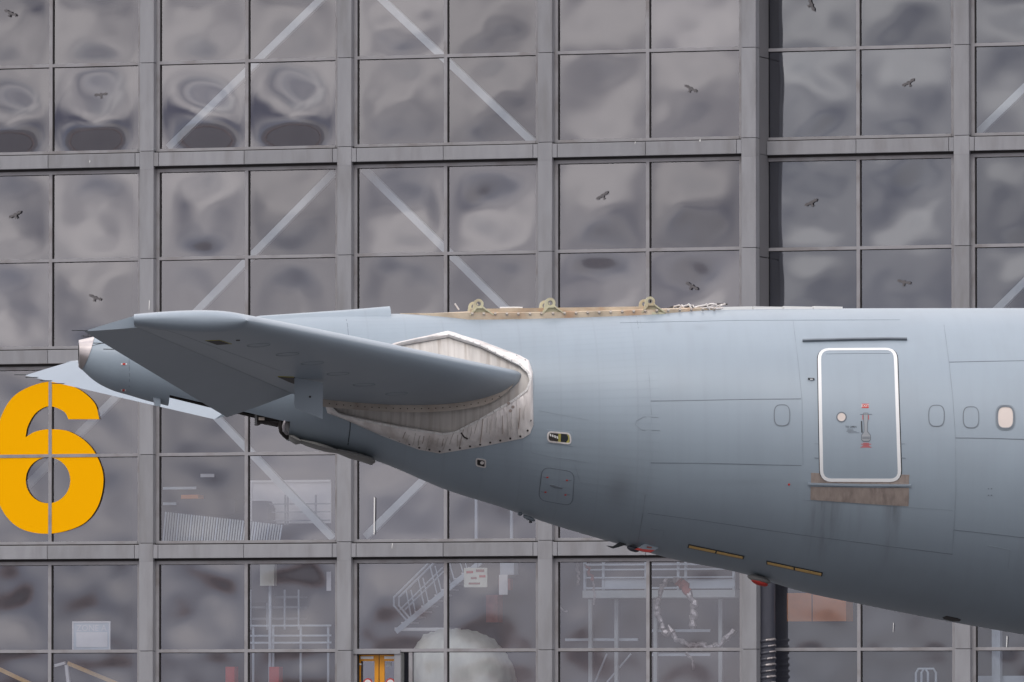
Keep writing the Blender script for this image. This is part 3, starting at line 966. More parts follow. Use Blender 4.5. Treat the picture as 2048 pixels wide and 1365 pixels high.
TOP = [(160, 681), (186, 675), (222, 668), (258, 662), (302, 656), (335, 652), (420, 643), (500, 636), (575, 631), (690, 628), (780, 628), (900, 629.5), (1000, 630.5), (1100, 629.5), (1290, 624.5), (1450, 619), (1680, 617.5), (2048, 617), (2400, 617), (3000, 617)]
BOT = [(160, 736), (186, 760), (222, 780), (258, 791), (302, 804), (335, 812), (420, 838), (500, 860), (575, 882), (690, 906), (745, 920), (900, 982.5), (1000, 1014), (1100, 1048), (1250, 1092), (1350, 1119.5), (1480, 1146), (1614, 1186), (1718, 1208), (1879, 1240), (2048, 1270), (2400, 1325), (3000, 1385)]
def hermite(tab):
    pts = [ap(x, y) for x, y in tab]
    X = np.array([p.x for p in pts]); Z = np.array([p.z for p in pts])
    h = np.diff(X); dl = np.diff(Z) / h
    m = np.zeros(len(X)); m[0] = dl[0]; m[-1] = dl[-1]
    m[1:-1] = (dl[:-1] * h[1:] + dl[1:] * h[:-1]) / (h[:-1] + h[1:])
    def f(x):
        i = int(np.clip(np.searchsorted(X, x) - 1, 0, len(h) - 1))
        t = (x - X[i]) / h[i]
        if t < 0 or t > 1:
            return Z[0] + m[0] * (x - X[0]) if t < 0 else Z[-1]
        return (2 * t ** 3 - 3 * t ** 2 + 1) * Z[i] + (t ** 3 - 2 * t ** 2 + t) * h[i] * m[i] + (-2 * t ** 3 + 3 * t ** 2) * Z[i + 1] + (t ** 3 - t ** 2) * h[i] * m[i + 1]
    return f
f_top, f_bot = hermite(TOP), hermite(BOT)
def XP(px): return ap(px, 800).x
X0, X1 = XP(160), XP(3000)
def section(x):
    a = (f_top(x) - f_bot(x)) / 2
    zc = (f_top(x) + f_bot(x)) / 2
    t = min(1, max(0, (x - XP(700)) / (XP(2100) - XP(700))))
    return zc, a, min(2.82, a * (1.0 + .16 * t * t * (3 - 2 * t)))
def skin(x, th, off=0.0, k=1.0):
    """th 0 = crown, pi/2 = near side"""
    zc, a, w = section(x)
    return Vector((x, -(w * k + off) * math.sin(th), zc + (a * k + off) * math.cos(th)))
def F(p):
    zc, a, w = section(p.x)
    return (p.y / w) ** 2 + ((p.z - zc) / a) ** 2 - 1
def fus(px, py, off=0.0):
    """photograph point -> near side of the fuselage skin, lifted by off along the normal; returns point, normal"""
    d = aray(px, py)
    at = lambda y: A_CAM + d * ((y - A_CAM.y) / d.y)
    ya = -3.0
    yb = ya
    best, by = 1e9, 0
    while yb < 0.6:
        v = F(at(yb))
        if v < best: best, by = v, yb
        if v < 0: break
        yb += .06
    if best >= 0:
        p = at(by)
    else:
        lo, hi = yb - .06, yb
        for _ in range(18):
            mid = (lo + hi) / 2
            if F(at(mid)) > 0: lo = mid
            else: hi = mid
        p = at((lo + hi) / 2)
    e = 1e-3
    n = Vector((F(p + Vector((e, 0, 0))) - F(p - Vector((e, 0, 0))), F(p + Vector((0, e, 0))) - F(p - Vector((0, e, 0))), F(p + Vector((0, 0, e))) - F(p - Vector((0, 0, e))))).normalized()
    return p + n * off, n

def dense_line(pts, step=6.0, closed=False):
    out = []
    P = list(pts) + ([pts[0]] if closed else [])
    for (ax, ay), (bx, by) in zip(P[:-1], P[1:]):
        n = max(1, int(math.hypot(bx - ax, by - ay) / step))
        out += [(ax + (bx - ax) * k / n, ay + (by - ay) * k / n) for k in range(n)]
    if not closed: out.append(P[-1])
    return out

def strip(name, pts, width, m, parent, off=.004, closed=False, step=8.0, surf=fus, base=-.004):
    """a thin proud strip lying on the skin"""
    D = dense_line(pts, step, closed)
    SP = [surf(x, y) for x, y in D]
    n = len(SP)
    rings = []
    for i in range(n):
        p, nr = SP[i]
        q = SP[(i + 1) % n][0] if closed or i < n - 1 else p
        o = SP[i - 1][0] if closed or i > 0 else p
        t = (q - o).normalized()
        s = t.cross(nr).normalized() * (width / 2)
        rings.append([p - s + nr * base, p - s + nr * off, p + s + nr * off, p + s + nr * base])
    if closed: rings.append(rings[0])
    mb = MB()
    mb.loft(rings, closed=True, cap=not closed)
    return mb.build(name, m, parent, angle=50)

def patch(name, outline, m, parent, off=.004, rings=6, center=None, surf=fus, skirt=True):
    """filled sheet on the skin with the given outline (photograph points), with a small edge"""
    outline = dense_line(outline, 9.0, True)
    cx = sum(p[0] for p in outline) / len(outline) if center is None else center[0]
    cy = sum(p[1] for p in outline) / len(outline) if center is None else center[1]
    R_ = []
    if skirt: R_.append([surf(x, y, -.003)[0] for x, y in outline])
    for k in range(rings, 0, -1):
        f = k / rings
        R_.append([surf(cx + (x - cx) * f, cy + (y - cy) * f, off)[0] for x, y in outline])
    n = len(outline)
    mb = MB()
    mb.loft(R_)
    o = len(mb.v)
    mb.v.append(tuple(surf(cx, cy, off)[0]))
    for k in range(n):
        mb.f.append((o - n + k, o - n + (k + 1) % n, o)); mb.m.append(0)
    return mb.build(name, m, parent, angle=40)

# ---- paint for the fuselage: blue grey, faint frame and stringer rows, run-off stains under the door and belly grime
def fuselage_paint():
    m = mat('fuselage_blue_grey_paint', (0.288, 0.345, 0.396), 0.40, spec=0.5, var=0.03, vscale=0.9, stretch=(1, 1, .8), dirt=(0.25, 0.29, 0.325), dirt_amt=0.3, dscale=0.8)
    N, L = m.node_tree.nodes, m.node_tree.links
    b = N['Principled BSDF']
    col = b.inputs['Base Color'].links[0].from_socket
    tc = [n for n in N if n.type == 'TEX_COORD'][0]
    sep = N.new('ShaderNodeSeparateXYZ')
    L.new(tc.outputs['Object'], sep.inputs[0])
    def math_(op, a, c=None, d=None):
        n = N.new('ShaderNodeMath')
        n.operation = op
        for i, v in enumerate((a, c, d)):
            if v is None: continue
            if isinstance(v, (int, float)): n.inputs[i].default_value = v
            else: L.new(v, n.inputs[i])
        return n.outputs[0]
    x, y, z = sep.outputs
    ang = math_('ARCTAN2', y, math_('SUBTRACT', z, float(section(XP(1100))[0])))
    fr = math_('LESS_THAN', math_('FRACT', math_('DIVIDE', x, .535)), .05)
    st = math_('LESS_THAN', math_('FRACT', math_('MULTIPLY', ang, 14.0)), .07)
    rows = math_('MAXIMUM', fr, st)
    # riveted aluminium section between the tail joint and the section joint shows its rows most
    mask = math_('MULTIPLY', math_('GREATER_THAN', x, XP(700)), math_('LESS_THAN', x, XP(1290)))
    nz = N.new('ShaderNodeTexNoise'); nz.inputs['Scale'].default_value = 1.3; nz.inputs['Detail'].default_value = 3
    L.new(tc.outputs['Object'], nz.inputs['Vector'])
    amt = math_('MULTIPLY', rows, math_('MULTIPLY_ADD', mask, .05, .006))
    amt = math_('MULTIPLY', amt, math_('MULTIPLY', nz.outputs['Fac'], 2.0))
    # streaky stains below the door and under the panels
    sm = N.new('ShaderNodeMapping'); sm.inputs['Scale'].default_value = (5.0, 1.0, .12)
    L.new(tc.outputs['Object'], sm.inputs['Vector'])
    sn = N.new('ShaderNodeTexNoise'); sn.inputs['Scale'].default_value = 1.6; sn.inputs['Detail'].default_value = 6
    L.new(sm.outputs['Vector'], sn.inputs['Vector'])
    sr = N.new('ShaderNodeMapRange'); sr.inputs['From Min'].default_value = .45; sr.inputs['From Max'].default_value = .72
    L.new(sn.outputs['Fac'], sr.inputs['Value'])
    def gauss(v, c, w): 
        d = math_('DIVIDE', math_('SUBTRACT', v, c), w)
        return math_('POWER', 2.718, math_('MULTIPLY', math_('MULTIPLY', d, d), -1.0))
    zd = ap(1700, 985, -2.4).z
    zr = N.new('ShaderNodeMapRange'); zr.inputs['From Min'].default_value = zd - 1.1; zr.inputs['From Max'].default_value = zd - .1; zr.inputs['To Max'].default_value = 1
    L.new(z, zr.inputs['Value'])
    below = math_('MULTIPLY', zr.outputs[0], math_('LESS_THAN', z, zd + .15))
    dx = math_('ADD', math_('ADD', gauss(x, ap(1655, 1000, -2.4).x, .17), gauss(x, ap(1790, 1000, -2.4).x, .10)), math_('MULTIPLY', gauss(x, ap(1715, 1000, -2.4).x, .8), .25))
    stain = math_('MULTIPLY', math_('MULTIPLY', below, dx), math_('MULTIPLY_ADD', sr.outputs[0], .75, .25))
    pm_ = [(1246, 975, .16, .22, .34), (1350, 648, .06, .10, .22), (1412, 650, .10, .05, .15), (1480, 965, .5, .05, .16)]
    for a_, c_, wx, wz, k_ in pm_:
        pp = ap(a_, c_, -1.8)
        stain = math_('MAXIMUM', stain, math_('MULTIPLY', math_('MULTIPLY', gauss(x, pp.x, wx), gauss(z, pp.z, wz)), math_('MULTIPLY', nz.outputs['Fac'], k_ * 1.8)))
    stain = math_('MAXIMUM', stain, math_('MULTIPLY', sr.outputs[0], .05))
    mx = N.new('ShaderNodeMix'); mx.data_type = 'RGBA'; mx.inputs[7].default_value = (0.10, 0.105, 0.11, 1)
    L.new(math_('MINIMUM', math_('ADD', amt, stain), .75), mx.inputs[0])
    L.new(col, mx.inputs[6])
    L.new(mx.outputs[2], b.inputs['Base Color'])
    # shallow quilting between frames and stringers
    h = math_('ADD', math_('SINE', math_('MULTIPLY', x, 2 * math.pi / .535)), math_('SINE', math_('MULTIPLY', ang, 2 * math.pi * 14)))
    bp = N.new('ShaderNodeBump'); bp.inputs['Strength'].default_value = .15; bp.inputs['Distance'].default_value = .0012
    L.new(math_('MULTIPLY', h, math_('MULTIPLY_ADD', mask, .7, .3)), bp.inputs['Height'])
    L.new(bp.outputs['Normal'], b.inputs['Normal'])
    return m
M['fus'] = fuselage_paint()

# ---- fuselage shell
NS = 72
mb = MB()
XA, XB = XP(336), XP(574)
xsA = list(np.linspace(X0, XA, 26)); xsC = list(np.linspace(XB, X1, 150))
def ringx(x, k=1.0): return [skin(x, 2 * math.pi * i / NS, 0, k) for i in range(NS)]
mb.loft([ringx(x) for x in xsA])
mb.loft([ringx(x) for x in xsC])
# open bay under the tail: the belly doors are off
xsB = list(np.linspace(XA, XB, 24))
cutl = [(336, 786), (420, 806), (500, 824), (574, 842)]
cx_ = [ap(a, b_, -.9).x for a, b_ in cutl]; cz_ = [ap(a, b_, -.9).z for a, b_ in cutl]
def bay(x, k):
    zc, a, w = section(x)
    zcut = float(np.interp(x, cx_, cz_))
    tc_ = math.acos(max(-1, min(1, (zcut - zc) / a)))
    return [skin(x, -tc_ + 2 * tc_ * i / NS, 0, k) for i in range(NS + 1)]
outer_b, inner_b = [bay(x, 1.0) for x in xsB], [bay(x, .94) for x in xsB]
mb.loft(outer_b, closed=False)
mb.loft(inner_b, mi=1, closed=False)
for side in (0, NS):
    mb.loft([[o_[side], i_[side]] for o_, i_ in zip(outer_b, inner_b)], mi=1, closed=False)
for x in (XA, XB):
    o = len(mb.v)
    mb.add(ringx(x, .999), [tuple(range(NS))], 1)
for x, k in ((X1, 1.0),):
    mb.add(ringx(x), [tuple(range(NS))], 0)
fuselage = mb.build('fuselage', [M['fus'], M['dark']], aircraft, angle=50, fix=False)

# ---- exhaust of the tail unit
mb = MB()
xt, xb_ = ap(188, 676).x, ap(163, 741).x
rings = []
for f_ in (0, .5, 1.0):
    rg = []
    for i in range(NS):
        th = 2 * math.pi * i / NS
        e = xb_ + (xt - xb_) * (1 + math.cos(th)) / 2
        rg.append(skin(X0 - .02 + (e - X0 + .02) * f_, th, .008))
    rings.append(rg)
lip = [skin(X0 - .02, 2 * math.pi * i / NS, -.02, .93) for i in range(NS)]
deep = [skin(X0 + .5, 2 * math.pi * i / NS, 0, .55) for i in range(NS)]
mb.loft(rings[::-1] + [lip])
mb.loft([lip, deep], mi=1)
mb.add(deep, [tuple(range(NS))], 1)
mb.build('exhaust_ring', [M['copper'], M['dark']], aircraft, angle=50)

# drain mast below the tail cone
mb = MB()
q = [ap(306, 795, -.25), ap(321, 797, -.25), ap(321, 813, -.25), ap(310, 812, -.25)]
mb.prism(q, (0, .12, 0)); mb.build('drain_mast', M['stabpaint'], aircraft)
# machinery left hanging in the open bay
bx = MB()
p, q = ap(512, 832, -.2), ap(566, 838, -.2)
bx.bar(p, q, .10, .5, up=(0, 1, 0)); bx.bar(ap(513, 842, -.25), ap(564, 852, -.25), .05, .3, up=(0, 1, 0))
bx.box(p.x, p.x + .05, -.4, .1, p.z - .13, p.z + .05)
bx.build('bay_mount', M['dark'], aircraft)
bx = MB(); c = ap(522, 838, -.5); bx.box(c.x - .03, c.x + .05, c.y, c.y + .05, c.z - .02, c.z + .02); bx.build('bay_bracket', M['beige'], aircraft)
mb = MB()
hp_ = [ap(563, 838, -.5), ap(561, 852, -.5), ap(563, 864, -.45), ap(570, 872, -.35), ap(576, 876, -.3)]
mb.tube(hp_, .035, 8); mb.build('bay_rim', M['dark'], aircraft, angle=40)
mb = MB()
mb.tube([ap(570, 842, -.62), ap(567, 852, -.62), ap(568, 862, -.6), ap(574, 868, -.5)], .022, 8); mb.build('bay_duct', M['copper'], aircraft, angle=40)

# keel fairing strips under the tail
def keel(name, pts, r_, m, y=-.30):
    mb = MB()
    P = [ap(a, b_, y) for a, b_ in pts]
    rings = []
    for i, p in enumerate(P):
        k = r_ * (.55 if i in (0, len(P) - 1) else 1)
        rings.append([p + Vector((0, .32 * math.cos(2 * math.pi * q / 12), k * math.sin(2 * math.pi * q / 12))) for q in range(12)])
    mb.loft(rings, cap=True)
    return mb.build(name, m, aircraft, angle=50)
keel('keel_fairing', [(577, 874), (585, 878), (592, 882), (599, 884)], .055, M['greybelly'])
keel('keel_fairing', [(600, 883), (625, 890), (650, 897), (672, 903)], .05, M['greybelly'])
keel('keel_fairing', [(673, 902), (700, 910), (725, 917), (743, 923), (747, 924)], .055, M['greybelly'])

# ---- tail plane
def cth(s):
    """thickness of the aerofoil, 0.715 at its thickest"""
    return .715 * (.2969 * math.sqrt(s) - .126 * s - .3516 * s * s + .2843 * s ** 3 - .1033 * s ** 4) / .1000
CHS = [0.0, .0006, .002, .004, .007, .011, .016, .023, .031, .041, .054, .07, .09, .115, .145, .18, .22, .27, .32, .38, .44, .50, .56, .62, .68, .74, .80, .86, .91, .96, 1.0]
YR, YT = -1.02, -9.7
LEr, LEt = ap(1046, 752, -1.30), ap(506, 643, YT)
HGr, HGt = ap(588, 760, -1.75), ap(269, 640, YT)
TEr, TEt = ap(452, 834, -1.9), ap(163, 660, YT)
SH = .74
def stab_axis(eta):
    """leading edge, hinge and trailing edge at span fraction eta (0 root skin, 1 tip)"""
    y = YR + (YT - YR) * eta
    out = []
    for r_, t_ in ((LEr, LEt), (HGr, HGt), (TEr, TEt)):
        f_ = (y - r_.y) / (t_.y - r_.y)
        out.append(r_.lerp(t_, f_))
    return out
def stab_pt(eta, s, side):
    le, hg, te = stab_axis(min(eta, 1.0))
    over = max(0, eta - 1.0)
    th = (.395 + (.155 - .395) * min(eta, 1)) * cth(s) / .715 * 1.02
    c = le.lerp(hg, s / SH) if s <= SH else hg.lerp(te, (s - SH) / (1 - SH))
    if over:
        k = over / .025
        th *= math.sqrt(max(0, 1 - k * k))
        c = c + Vector((-.10 * k * (1 - s), YT * over, 0))
    if side > 0:
        th *= .45 + .42 * min(eta, 1) ** 1.2
    return c + Vector((0, 0, side * th))
def stab_mesh(s0, s1, etas, nose):
    mb = MB()
    rings = []
    for eta in etas:
        fine = [s0] + [s for s in CHS if s0 + .002 < s < s1 - .002] + [s1]
        if s0 == 0: fine = [0.0, .0006] + fine[1:]
        up = [stab_pt(eta, s, 1) for s in fine]
        lo = [stab_pt(eta, s, -1) for s in fine[::-1]]
        if s0 == 0: lo = lo[:-1]
        rings.append(up + lo)
    mb.loft(rings, cap=True)
    return mb
etas = list(np.linspace(-.045, 1, 22)) + [1.008, 1.015, 1.02, 1.024]
e_root = (HGr.y - YR) / (YT - YR)
etas_e = list(np.linspace(e_root + .012, .985, 18))
def make_stab(mirror):
    """stabiliser with elevator; the far one is the mirror image"""
    def fin(mb):
        if mirror:
            # the aircraft stands a little wing-low, so the far side rides higher
            mb.v = [(x + .07, -y, z + .09 + .07 * (abs(y) - 1) / 8.7) for x, y, z in mb.v]
            mb.f = [f_[::-1] for f_ in mb.f]
        return mb
    st = fin(stab_mesh(0, SH - .0008, etas, False)).build('stabiliser', M['stabpaint'], aircraft, angle=62)
    fin(stab_mesh(SH + .0012, 1, etas_e, True)).build('elevator', M['stabpaint'], st, angle=50)
    # static wicks at the trailing edge
    for e in (.995, .93, .86, .80):
        le, hg, te = stab_axis(min(e, .985))
        mb = MB(); mb.tube([te + Vector((.05, 0, .01)), te + Vector((-.16, -.02, .012))], .006, 5)
        fin(mb).build('static_wick', M['black'], st)
    return st
stab = make_stab(False)
far_stab = make_stab(True)

def stab_find(px, py):
    """nearest lower-surface point to a photograph point"""
    best = None
    Mw = Matrix.Rotation(AYAW, 4, 'Z')
    def pr(p):
        v = Mw @ p - CAM
        yc = v.y * math.cos(PITCH) + v.z * math.sin(PITCH); zc = -v.y * math.sin(PITCH) + v.z * math.cos(PITCH)
        return CX + FPX * v.x / yc, CY - FPX * zc / yc
    e0, s0, de, ds = .5, .37, .5, .37
    for it in range(7):
        cand = []
        for i in range(-6, 7):
            for j in range(-6, 7):
                e, s = e0 + de * i / 6, s0 + ds * j / 6
                if 0 <= e <= 1 and .01 <= s <= .99:
                    x, y = pr(stab_pt(e, s, -1))
                    cand.append(((x - px) ** 2 + (y - py) ** 2, e, s))
        _, e0, s0 = min(cand)
        de *= .4; ds *= .4
    return e0, s0
def lower(px, py, off=0.0):
    e, s = stab_find(px, py)
    p = stab_pt(e, s, -1)
    a, b_ = stab_pt(e + .01, s, -1) - stab_pt(e - .01, s, -1), stab_pt(e, s + .01, -1) - stab_pt(e, s - .01, -1)
    n = a.cross(b_).normalized()
    if n.z > 0: n = -n
    return p + n * off, n
# round covers and an open lozenge hatch on the underside
for px, py in ((517, 691), (575, 709), (625, 727), (676, 748), (728, 770), (793, 788)):
    p, n = lower(px, py)
    u = Vector((1, 0, 0)); u = (u - n * u.dot(n)).normalized(); v = n.cross(u)
    mb = MB()
    rings = []
    for k in range(28):
        a = 2 * math.pi * k / 28
        d = u * math.cos(a) + v * math.sin(a)
        rings.append([p + d * .150 - n * .002, p + d * .150 + n * .002, p + d * .157 + n * .002, p + d * .157 - n * .002])
    mb.loft(rings + [rings[0]])
    mb.build('access_cover', M['seamf'], stab)
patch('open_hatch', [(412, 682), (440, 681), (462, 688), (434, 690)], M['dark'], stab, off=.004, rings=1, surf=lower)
strip('hatch_rim', [(411, 681.5), (440, 680.5), (463, 688.2)], .010, M['zinc'], stab, off=.006, surf=lower, step=4)
patch('vent', [(472, 680), (480, 680), (480, 682), (472, 682)], M['dark'], stab, off=.003, rings=1, surf=lower)
strip('rear_spar_seam', [(300, 646), (400, 684), (480, 713), (560, 742)], .008, M['seamf'], stab, off=.002, surf=lower, step=30)
strip('tip_seam', [(271, 631), (273, 640), (269, 648)], .02, M['black'], stab, off=.004, surf=lower, step=8)
# open gap at the inner end of the elevator
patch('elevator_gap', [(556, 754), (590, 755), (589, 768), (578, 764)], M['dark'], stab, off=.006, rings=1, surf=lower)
strip('gap_edge', [(556, 753), (588, 754)], .010, M['zinc'], stab, off=.01, surf=lower, step=10)
# hanging seal plate
mb = MB()
YP = min(lower(592, 757)[0].y, lower(640, 767)[0].y) - .02
q = [ap(589, 755, YP), ap(646, 766, YP), ap(645.5, 838.5, YP), ap(589.5, 817, YP)]
mb.prism(q, (0, .04, 0)); sp_ = mb.build('seal_plate', M['stabpaint'], stab)
mb = MB(); c = ap(620, 794, YP - .004); mb.disc(c, (0, -1, 0), .016, .004, 8); mb.build('plate_bolt', M['dark'], stab)

# ---- metal shield round the tail plane root
outer_s = [(895, 664), (960, 682), (1040, 712), (1058, 722), (1066, 745), (1067, 850), (1060, 868), (1046, 877), (960, 894), (880, 907), (838, 899), (760, 870), (690, 839), (655, 826), (648, 803), (655, 765), (700, 715), (785, 689)]
inner_s = [(897, 677), (960, 697), (1040, 735), (1057, 750), (1062, 765), (1055, 783), (1030, 801), (960, 839), (912, 862), (888, 864.5), (800, 850), (715, 833), (678, 824), (664, 812), (659, 798), (668, 765), (720, 725), (805, 693)]
def densify(a, n=5):
    out = []
    for i in range(len(a)):
        p, q = a[i], a[(i + 1) % len(a)]
        out += [(p[0] + (q[0] - p[0]) * k / n, p[1] + (q[1] - p[1]) * k / n) for k in range(n)]
    return out
oS, iS = densify(outer_s), densify(inner_s)
NB = len(oS)
rings = []
for f_, off in ((0, -.004), (0, .010), (.12, .022), (.35, .06), (.62, .085), (.86, .088), (1.0, .074), (1.0, .02)):
    rg = []
    for i, ((ax, ay), (bx_, by_)) in enumerate(zip(oS, iS)):
        wob = 0 if f_ in (0,) else .012 * noise.noise(Vector((i * .55, f_ * 3, 4.0))) * math.sin(f_ * math.pi)
        rg.append(fus(ax + (bx_ - ax) * f_, ay + (by_ - ay) * f_, off + wob)[0])
    rings.append(rg)
mb = MB(); mb.loft(rings)
shield = mb.build('heat_shield', M['alu'], aircraft, angle=45)
patch('sliding_plate', iS, M['plate'], shield, off=.012, rings=8, center=(890, 770), skirt=False)
# pale seal in short lengths along the inner edge
for i in range(0, NB):
    if not (0 <= i < 74): continue
    a, c = iS[i], iS[(i + 1) % NB]
    if math.hypot(c[0] - a[0], c[1] - a[1]) < 1: continue
    sub = max(1, int(math.hypot(c[0] - a[0], c[1] - a[1]) / 9))
    mb = MB()
    for k in range(sub):
        f0, f1 = k / sub + .04 / sub, (k + .94) / sub
        P0, n0 = fus(a[0] + (c[0] - a[0]) * f0, a[1] + (c[1] - a[1]) * f0, .082)
        P1, n1 = fus(a[0] + (c[0] - a[0]) * f1, a[1] + (c[1] - a[1]) * f1, .082)
        mb.bar(P0, P1, .03, .022, up=n0)
    mb.build('edge_seal', M['seal'], shield)
riv = MB()
ring_pts = dense_line(outer_s, 3.0, True)
acc, last = 99, ring_pts[-1]
for (x, y) in ring_pts:
    acc += math.hypot(x - last[0], y - last[1]); last = (x, y)
    if acc > 19:
        acc = 0
        q = fus(x + (890 - x) * .03, y + (785 - y) * .05, .024)
        riv.disc(q[0], q[1], .015, .012, 8)
tag(riv.build('rivet', M['dark'], shield), kind='stuff')
# dents and a tear in the lower part
strip('tear', [(924, 862), (930, 870), (937, 874)], .018, M['dark'], shield, off=.098, step=3)
for (x, y) in ((1018, 808), (1027, 815), (1022, 822)):
    patch('scrape', ellipse(x, y, 3.5, 3, 10), M['scuff'], shield, off=.096, rings=1, skirt=False)
# wrinkles and dirt lines pressed into the lower shield
rk = random.Random(4)
for i in range(26):
    f_ = i / 25
    x = 815 + f_ * 238
    # from the inner edge towards the outer edge
    yi = 852 + (x - 800) * .14 if x < 890 else 862 - (x - 900) * .48
    yo = 880 + (x - 800) * .33 if x < 880 else 905 - (x - 880) * .20
    yi, yo = yi + 3, yo - 5
    a0, a1 = rk.uniform(.0, .3), rk.uniform(.55, 1.0)
    lean = rk.uniform(-14, -4) if x < 960 else rk.uniform(-7, 5)
    pts = [(x + lean * t_ + rk.uniform(-.8, .8), yi + (yo - yi) * t_) for t_ in (a0, (a0 + a1) / 2, a1)]
    strip('wrinkle', pts, rk.uniform(.005, .011), M['scuff'] if i % 4 == 0 else M['plate'], shield, off=.094, step=8, base=.03)
# flange along the root of the tail plane
mb = MB()
rings = []
for s in np.linspace(.0, .70, 40):
    p = stab_pt(.055, s, -1)
    h = .10 * min(1, (s + .02) / .12)
    rings.append([p + Vector((0, 0, .02)), p + Vector((0, 0, -h)), p + Vector((0, .05, -h)), p + Vector((0, .05, .02))])
mb.loft(rings, cap=True); mb.build('root_flange', M['beige'], stab, angle=40)
fl = MB()
for i in range(26):
    s = .06 + .6 * i / 25
    p = stab_pt(.055, s, -1)
    fl.disc(p + Vector((0, 0, -.05)), (0, -1, 0), .009, .004, 6)
tag(fl.build('flange_rivet', M['dark'], stab), kind='stuff')

# ---- crown where the fin was: base rail, lugs, studs, loose wires
mb = MB()
base_pts = [(800, 627), (862, 628), (930, 629), (1000, 630), (1100, 629), (1200, 627), (1290, 624), (1380, 621), (1440, 619)]
YB = -.48
rings = []
for i, (x, y) in enumerate(base_pts):
    w_ = .10 + .38 * min(1, i / 2) if i < 7 else .48 - .15 * (i - 6)
    pz = f_top(XP(x))
    h = .03 if i > 1 else .008
    rings.append([Vector((XP(x), -w_, pz - .10)), Vector((XP(x), -w_, pz + h * .3)), Vector((XP(x), -w_ + .1, pz + h)), Vector((XP(x), w_ - .1, pz + h)), Vector((XP(x), w_, pz + h * .3)), Vector((XP(x), w_, pz - .10))])
mb.loft(rings, cap=True); mb.build('fin_base', M['sealant'], aircraft)
for sgn in (-1, 1):
    mb = MB()
    z1_, z2_ = f_top(XP(945)), f_top(XP(1285))
    mb.bar((XP(935), sgn * .38, z1_ + .04), (XP(1300), sgn * .38, z2_ + .04), .05, .06, up=(0, 1, 0)); mb.build('base_rail', M['sealant'], aircraft)
for i in range(22):
    x = 938 + i * 23
    X_ = XP(x)
    mb = MB()
    zt_ = f_top(X_)
    mb.disc((X_, -.46, zt_ - .025), (0, -.75, .6), .02, .045, 7)
    mb.build('stud', M['beige'], aircraft)
mb = MB(); mb.tube([ap(x, y, 0) for x, y in ((1000, 616), (1030, 615.5), (1045, 616))], .012, 5); mb.build('white_rod', M['white'], aircraft)
def lug(px, sc, mirrored):
    y0 = -.45 if not mirrored else .38
    X_ = XP(px)
    zb_ = f_top(X_) - .03
    mb = MB()
    s = sc
    prof = [(-.16, 0), (-.11, .09), (-.085, .17)]
    cxh, czh, rO, rI = -.02, .175, .075, .036
    arc = [(cxh + rO * math.cos(a), czh + rO * math.sin(a)) for a in [math.pi * (.95 - 1.1 * k / 10) for k in range(11)]]
    out = prof[:2] + arc + [(.14, .06), (.22, 0)]
    inn = [(cxh + rI * math.cos(math.pi * (.95 - 2 * k / 16)), czh + rI * math.sin(math.pi * (.95 - 2 * k / 16))) for k in range(16)]
    th = .07
    # plate with a real bore: bridge outer and inner loops by quads/tris around the hole
    n1 = 32
    def ray_out(a):
        d = Vector((math.cos(a), math.sin(a)))
        best = None
        for (p, q) in zip(out, out[1:] + out[:1]):
            p, q = Vector(p) - Vector((cxh, czh)), Vector(q) - Vector((cxh, czh))
            e = q - p
            den = d.x * e.y - d.y * e.x
            if abs(den) < 1e-9: continue
            t_ = (p.x * e.y - p.y * e.x) / den
            u_ = (p.x * d.y - p.y * d.x) / den
            if t_ > 0 and -1e-6 <= u_ <= 1 + 1e-6 and (best is None or t_ < best): best = t_
        return Vector((cxh, czh)) + d * best
    angs = sorted(set([2 * math.pi * k / n1 for k in range(n1)] + [math.atan2(p[1] - czh, p[0] - cxh) % (2 * math.pi) for p in out]))
    O = [ray_out(a) for a in angs]; I = [Vector((cxh + rI * math.cos(a), czh + rI * math.sin(a))) for a in angs]
    def P3(v, y): return (X_ + v.x * s, y, zb_ + v.y * s)
    rings = [[P3(v, y0) for v in I], [P3(v, y0) for v in O], [P3(v, y0 + th) for v in O], [P3(v, y0 + th) for v in I]]
    mb.loft(rings + [rings[0]])
    # stiffening ribs and foot
    for a_, b_ in (((-.15, .0), (-.05, .12)), ((.20, .01), (.03, .13)), ((-.05, .115), (.03, .115))):
        mb.bar((X_ + a_[0] * s, y0 - .02, zb_ + a_[1] * s), (X_ + b_[0] * s, y0 - .02, zb_ + b_[1] * s), .018, .04, up=(0, 1, 0))
    mb.box(X_ - .15 * s, X_ + .21 * s, y0 - .02, y0 + th + .02, zb_ - .03, zb_ + .008)
    lg = mb.build('fin_lug', M['primer'], aircraft, angle=40)
    bs = MB()
    rr_ = [[(X_ + (cxh + r_ * math.cos(t)) * s, y, zb_ + (czh + r_ * math.sin(t)) * s) for t in [2 * math.pi * k / 16 for k in range(16)]] for r_, y in ((.036, y0 + .005), (.036, y0 + th - .005), (.024, y0 + th - .005), (.024, y0 + .005))]
    bs.loft(rr_ + [rr_[0]]); bs.build('bushing', M['greybelly'], lg, smooth=False)
for px, sc in ((954, .95), (1097, 1.0), (1296, .92)):
    lug(px, sc, False)
    lug(px + 1, sc, True)
rr = random.Random(5)
for k in range(9):
    x = 1336 + k * 11
    pts = []
    p = ap(x, 617.5, -.2)
    for q in range(9):
        pts.append(p.copy())
        p = p + Vector((rr.uniform(-.02, .09), rr.uniform(-.05, .05), rr.uniform(-.03, .03)))
        p.z = min(max(p.z, f_top(p.x) + .0), f_top(p.x) + .07)
    mb = MB(); mb.tube(pts, rr.uniform(.007, .014), 5); mb.build('loose_wire', M['alu'] if k % 3 else M['dark'], aircraft)
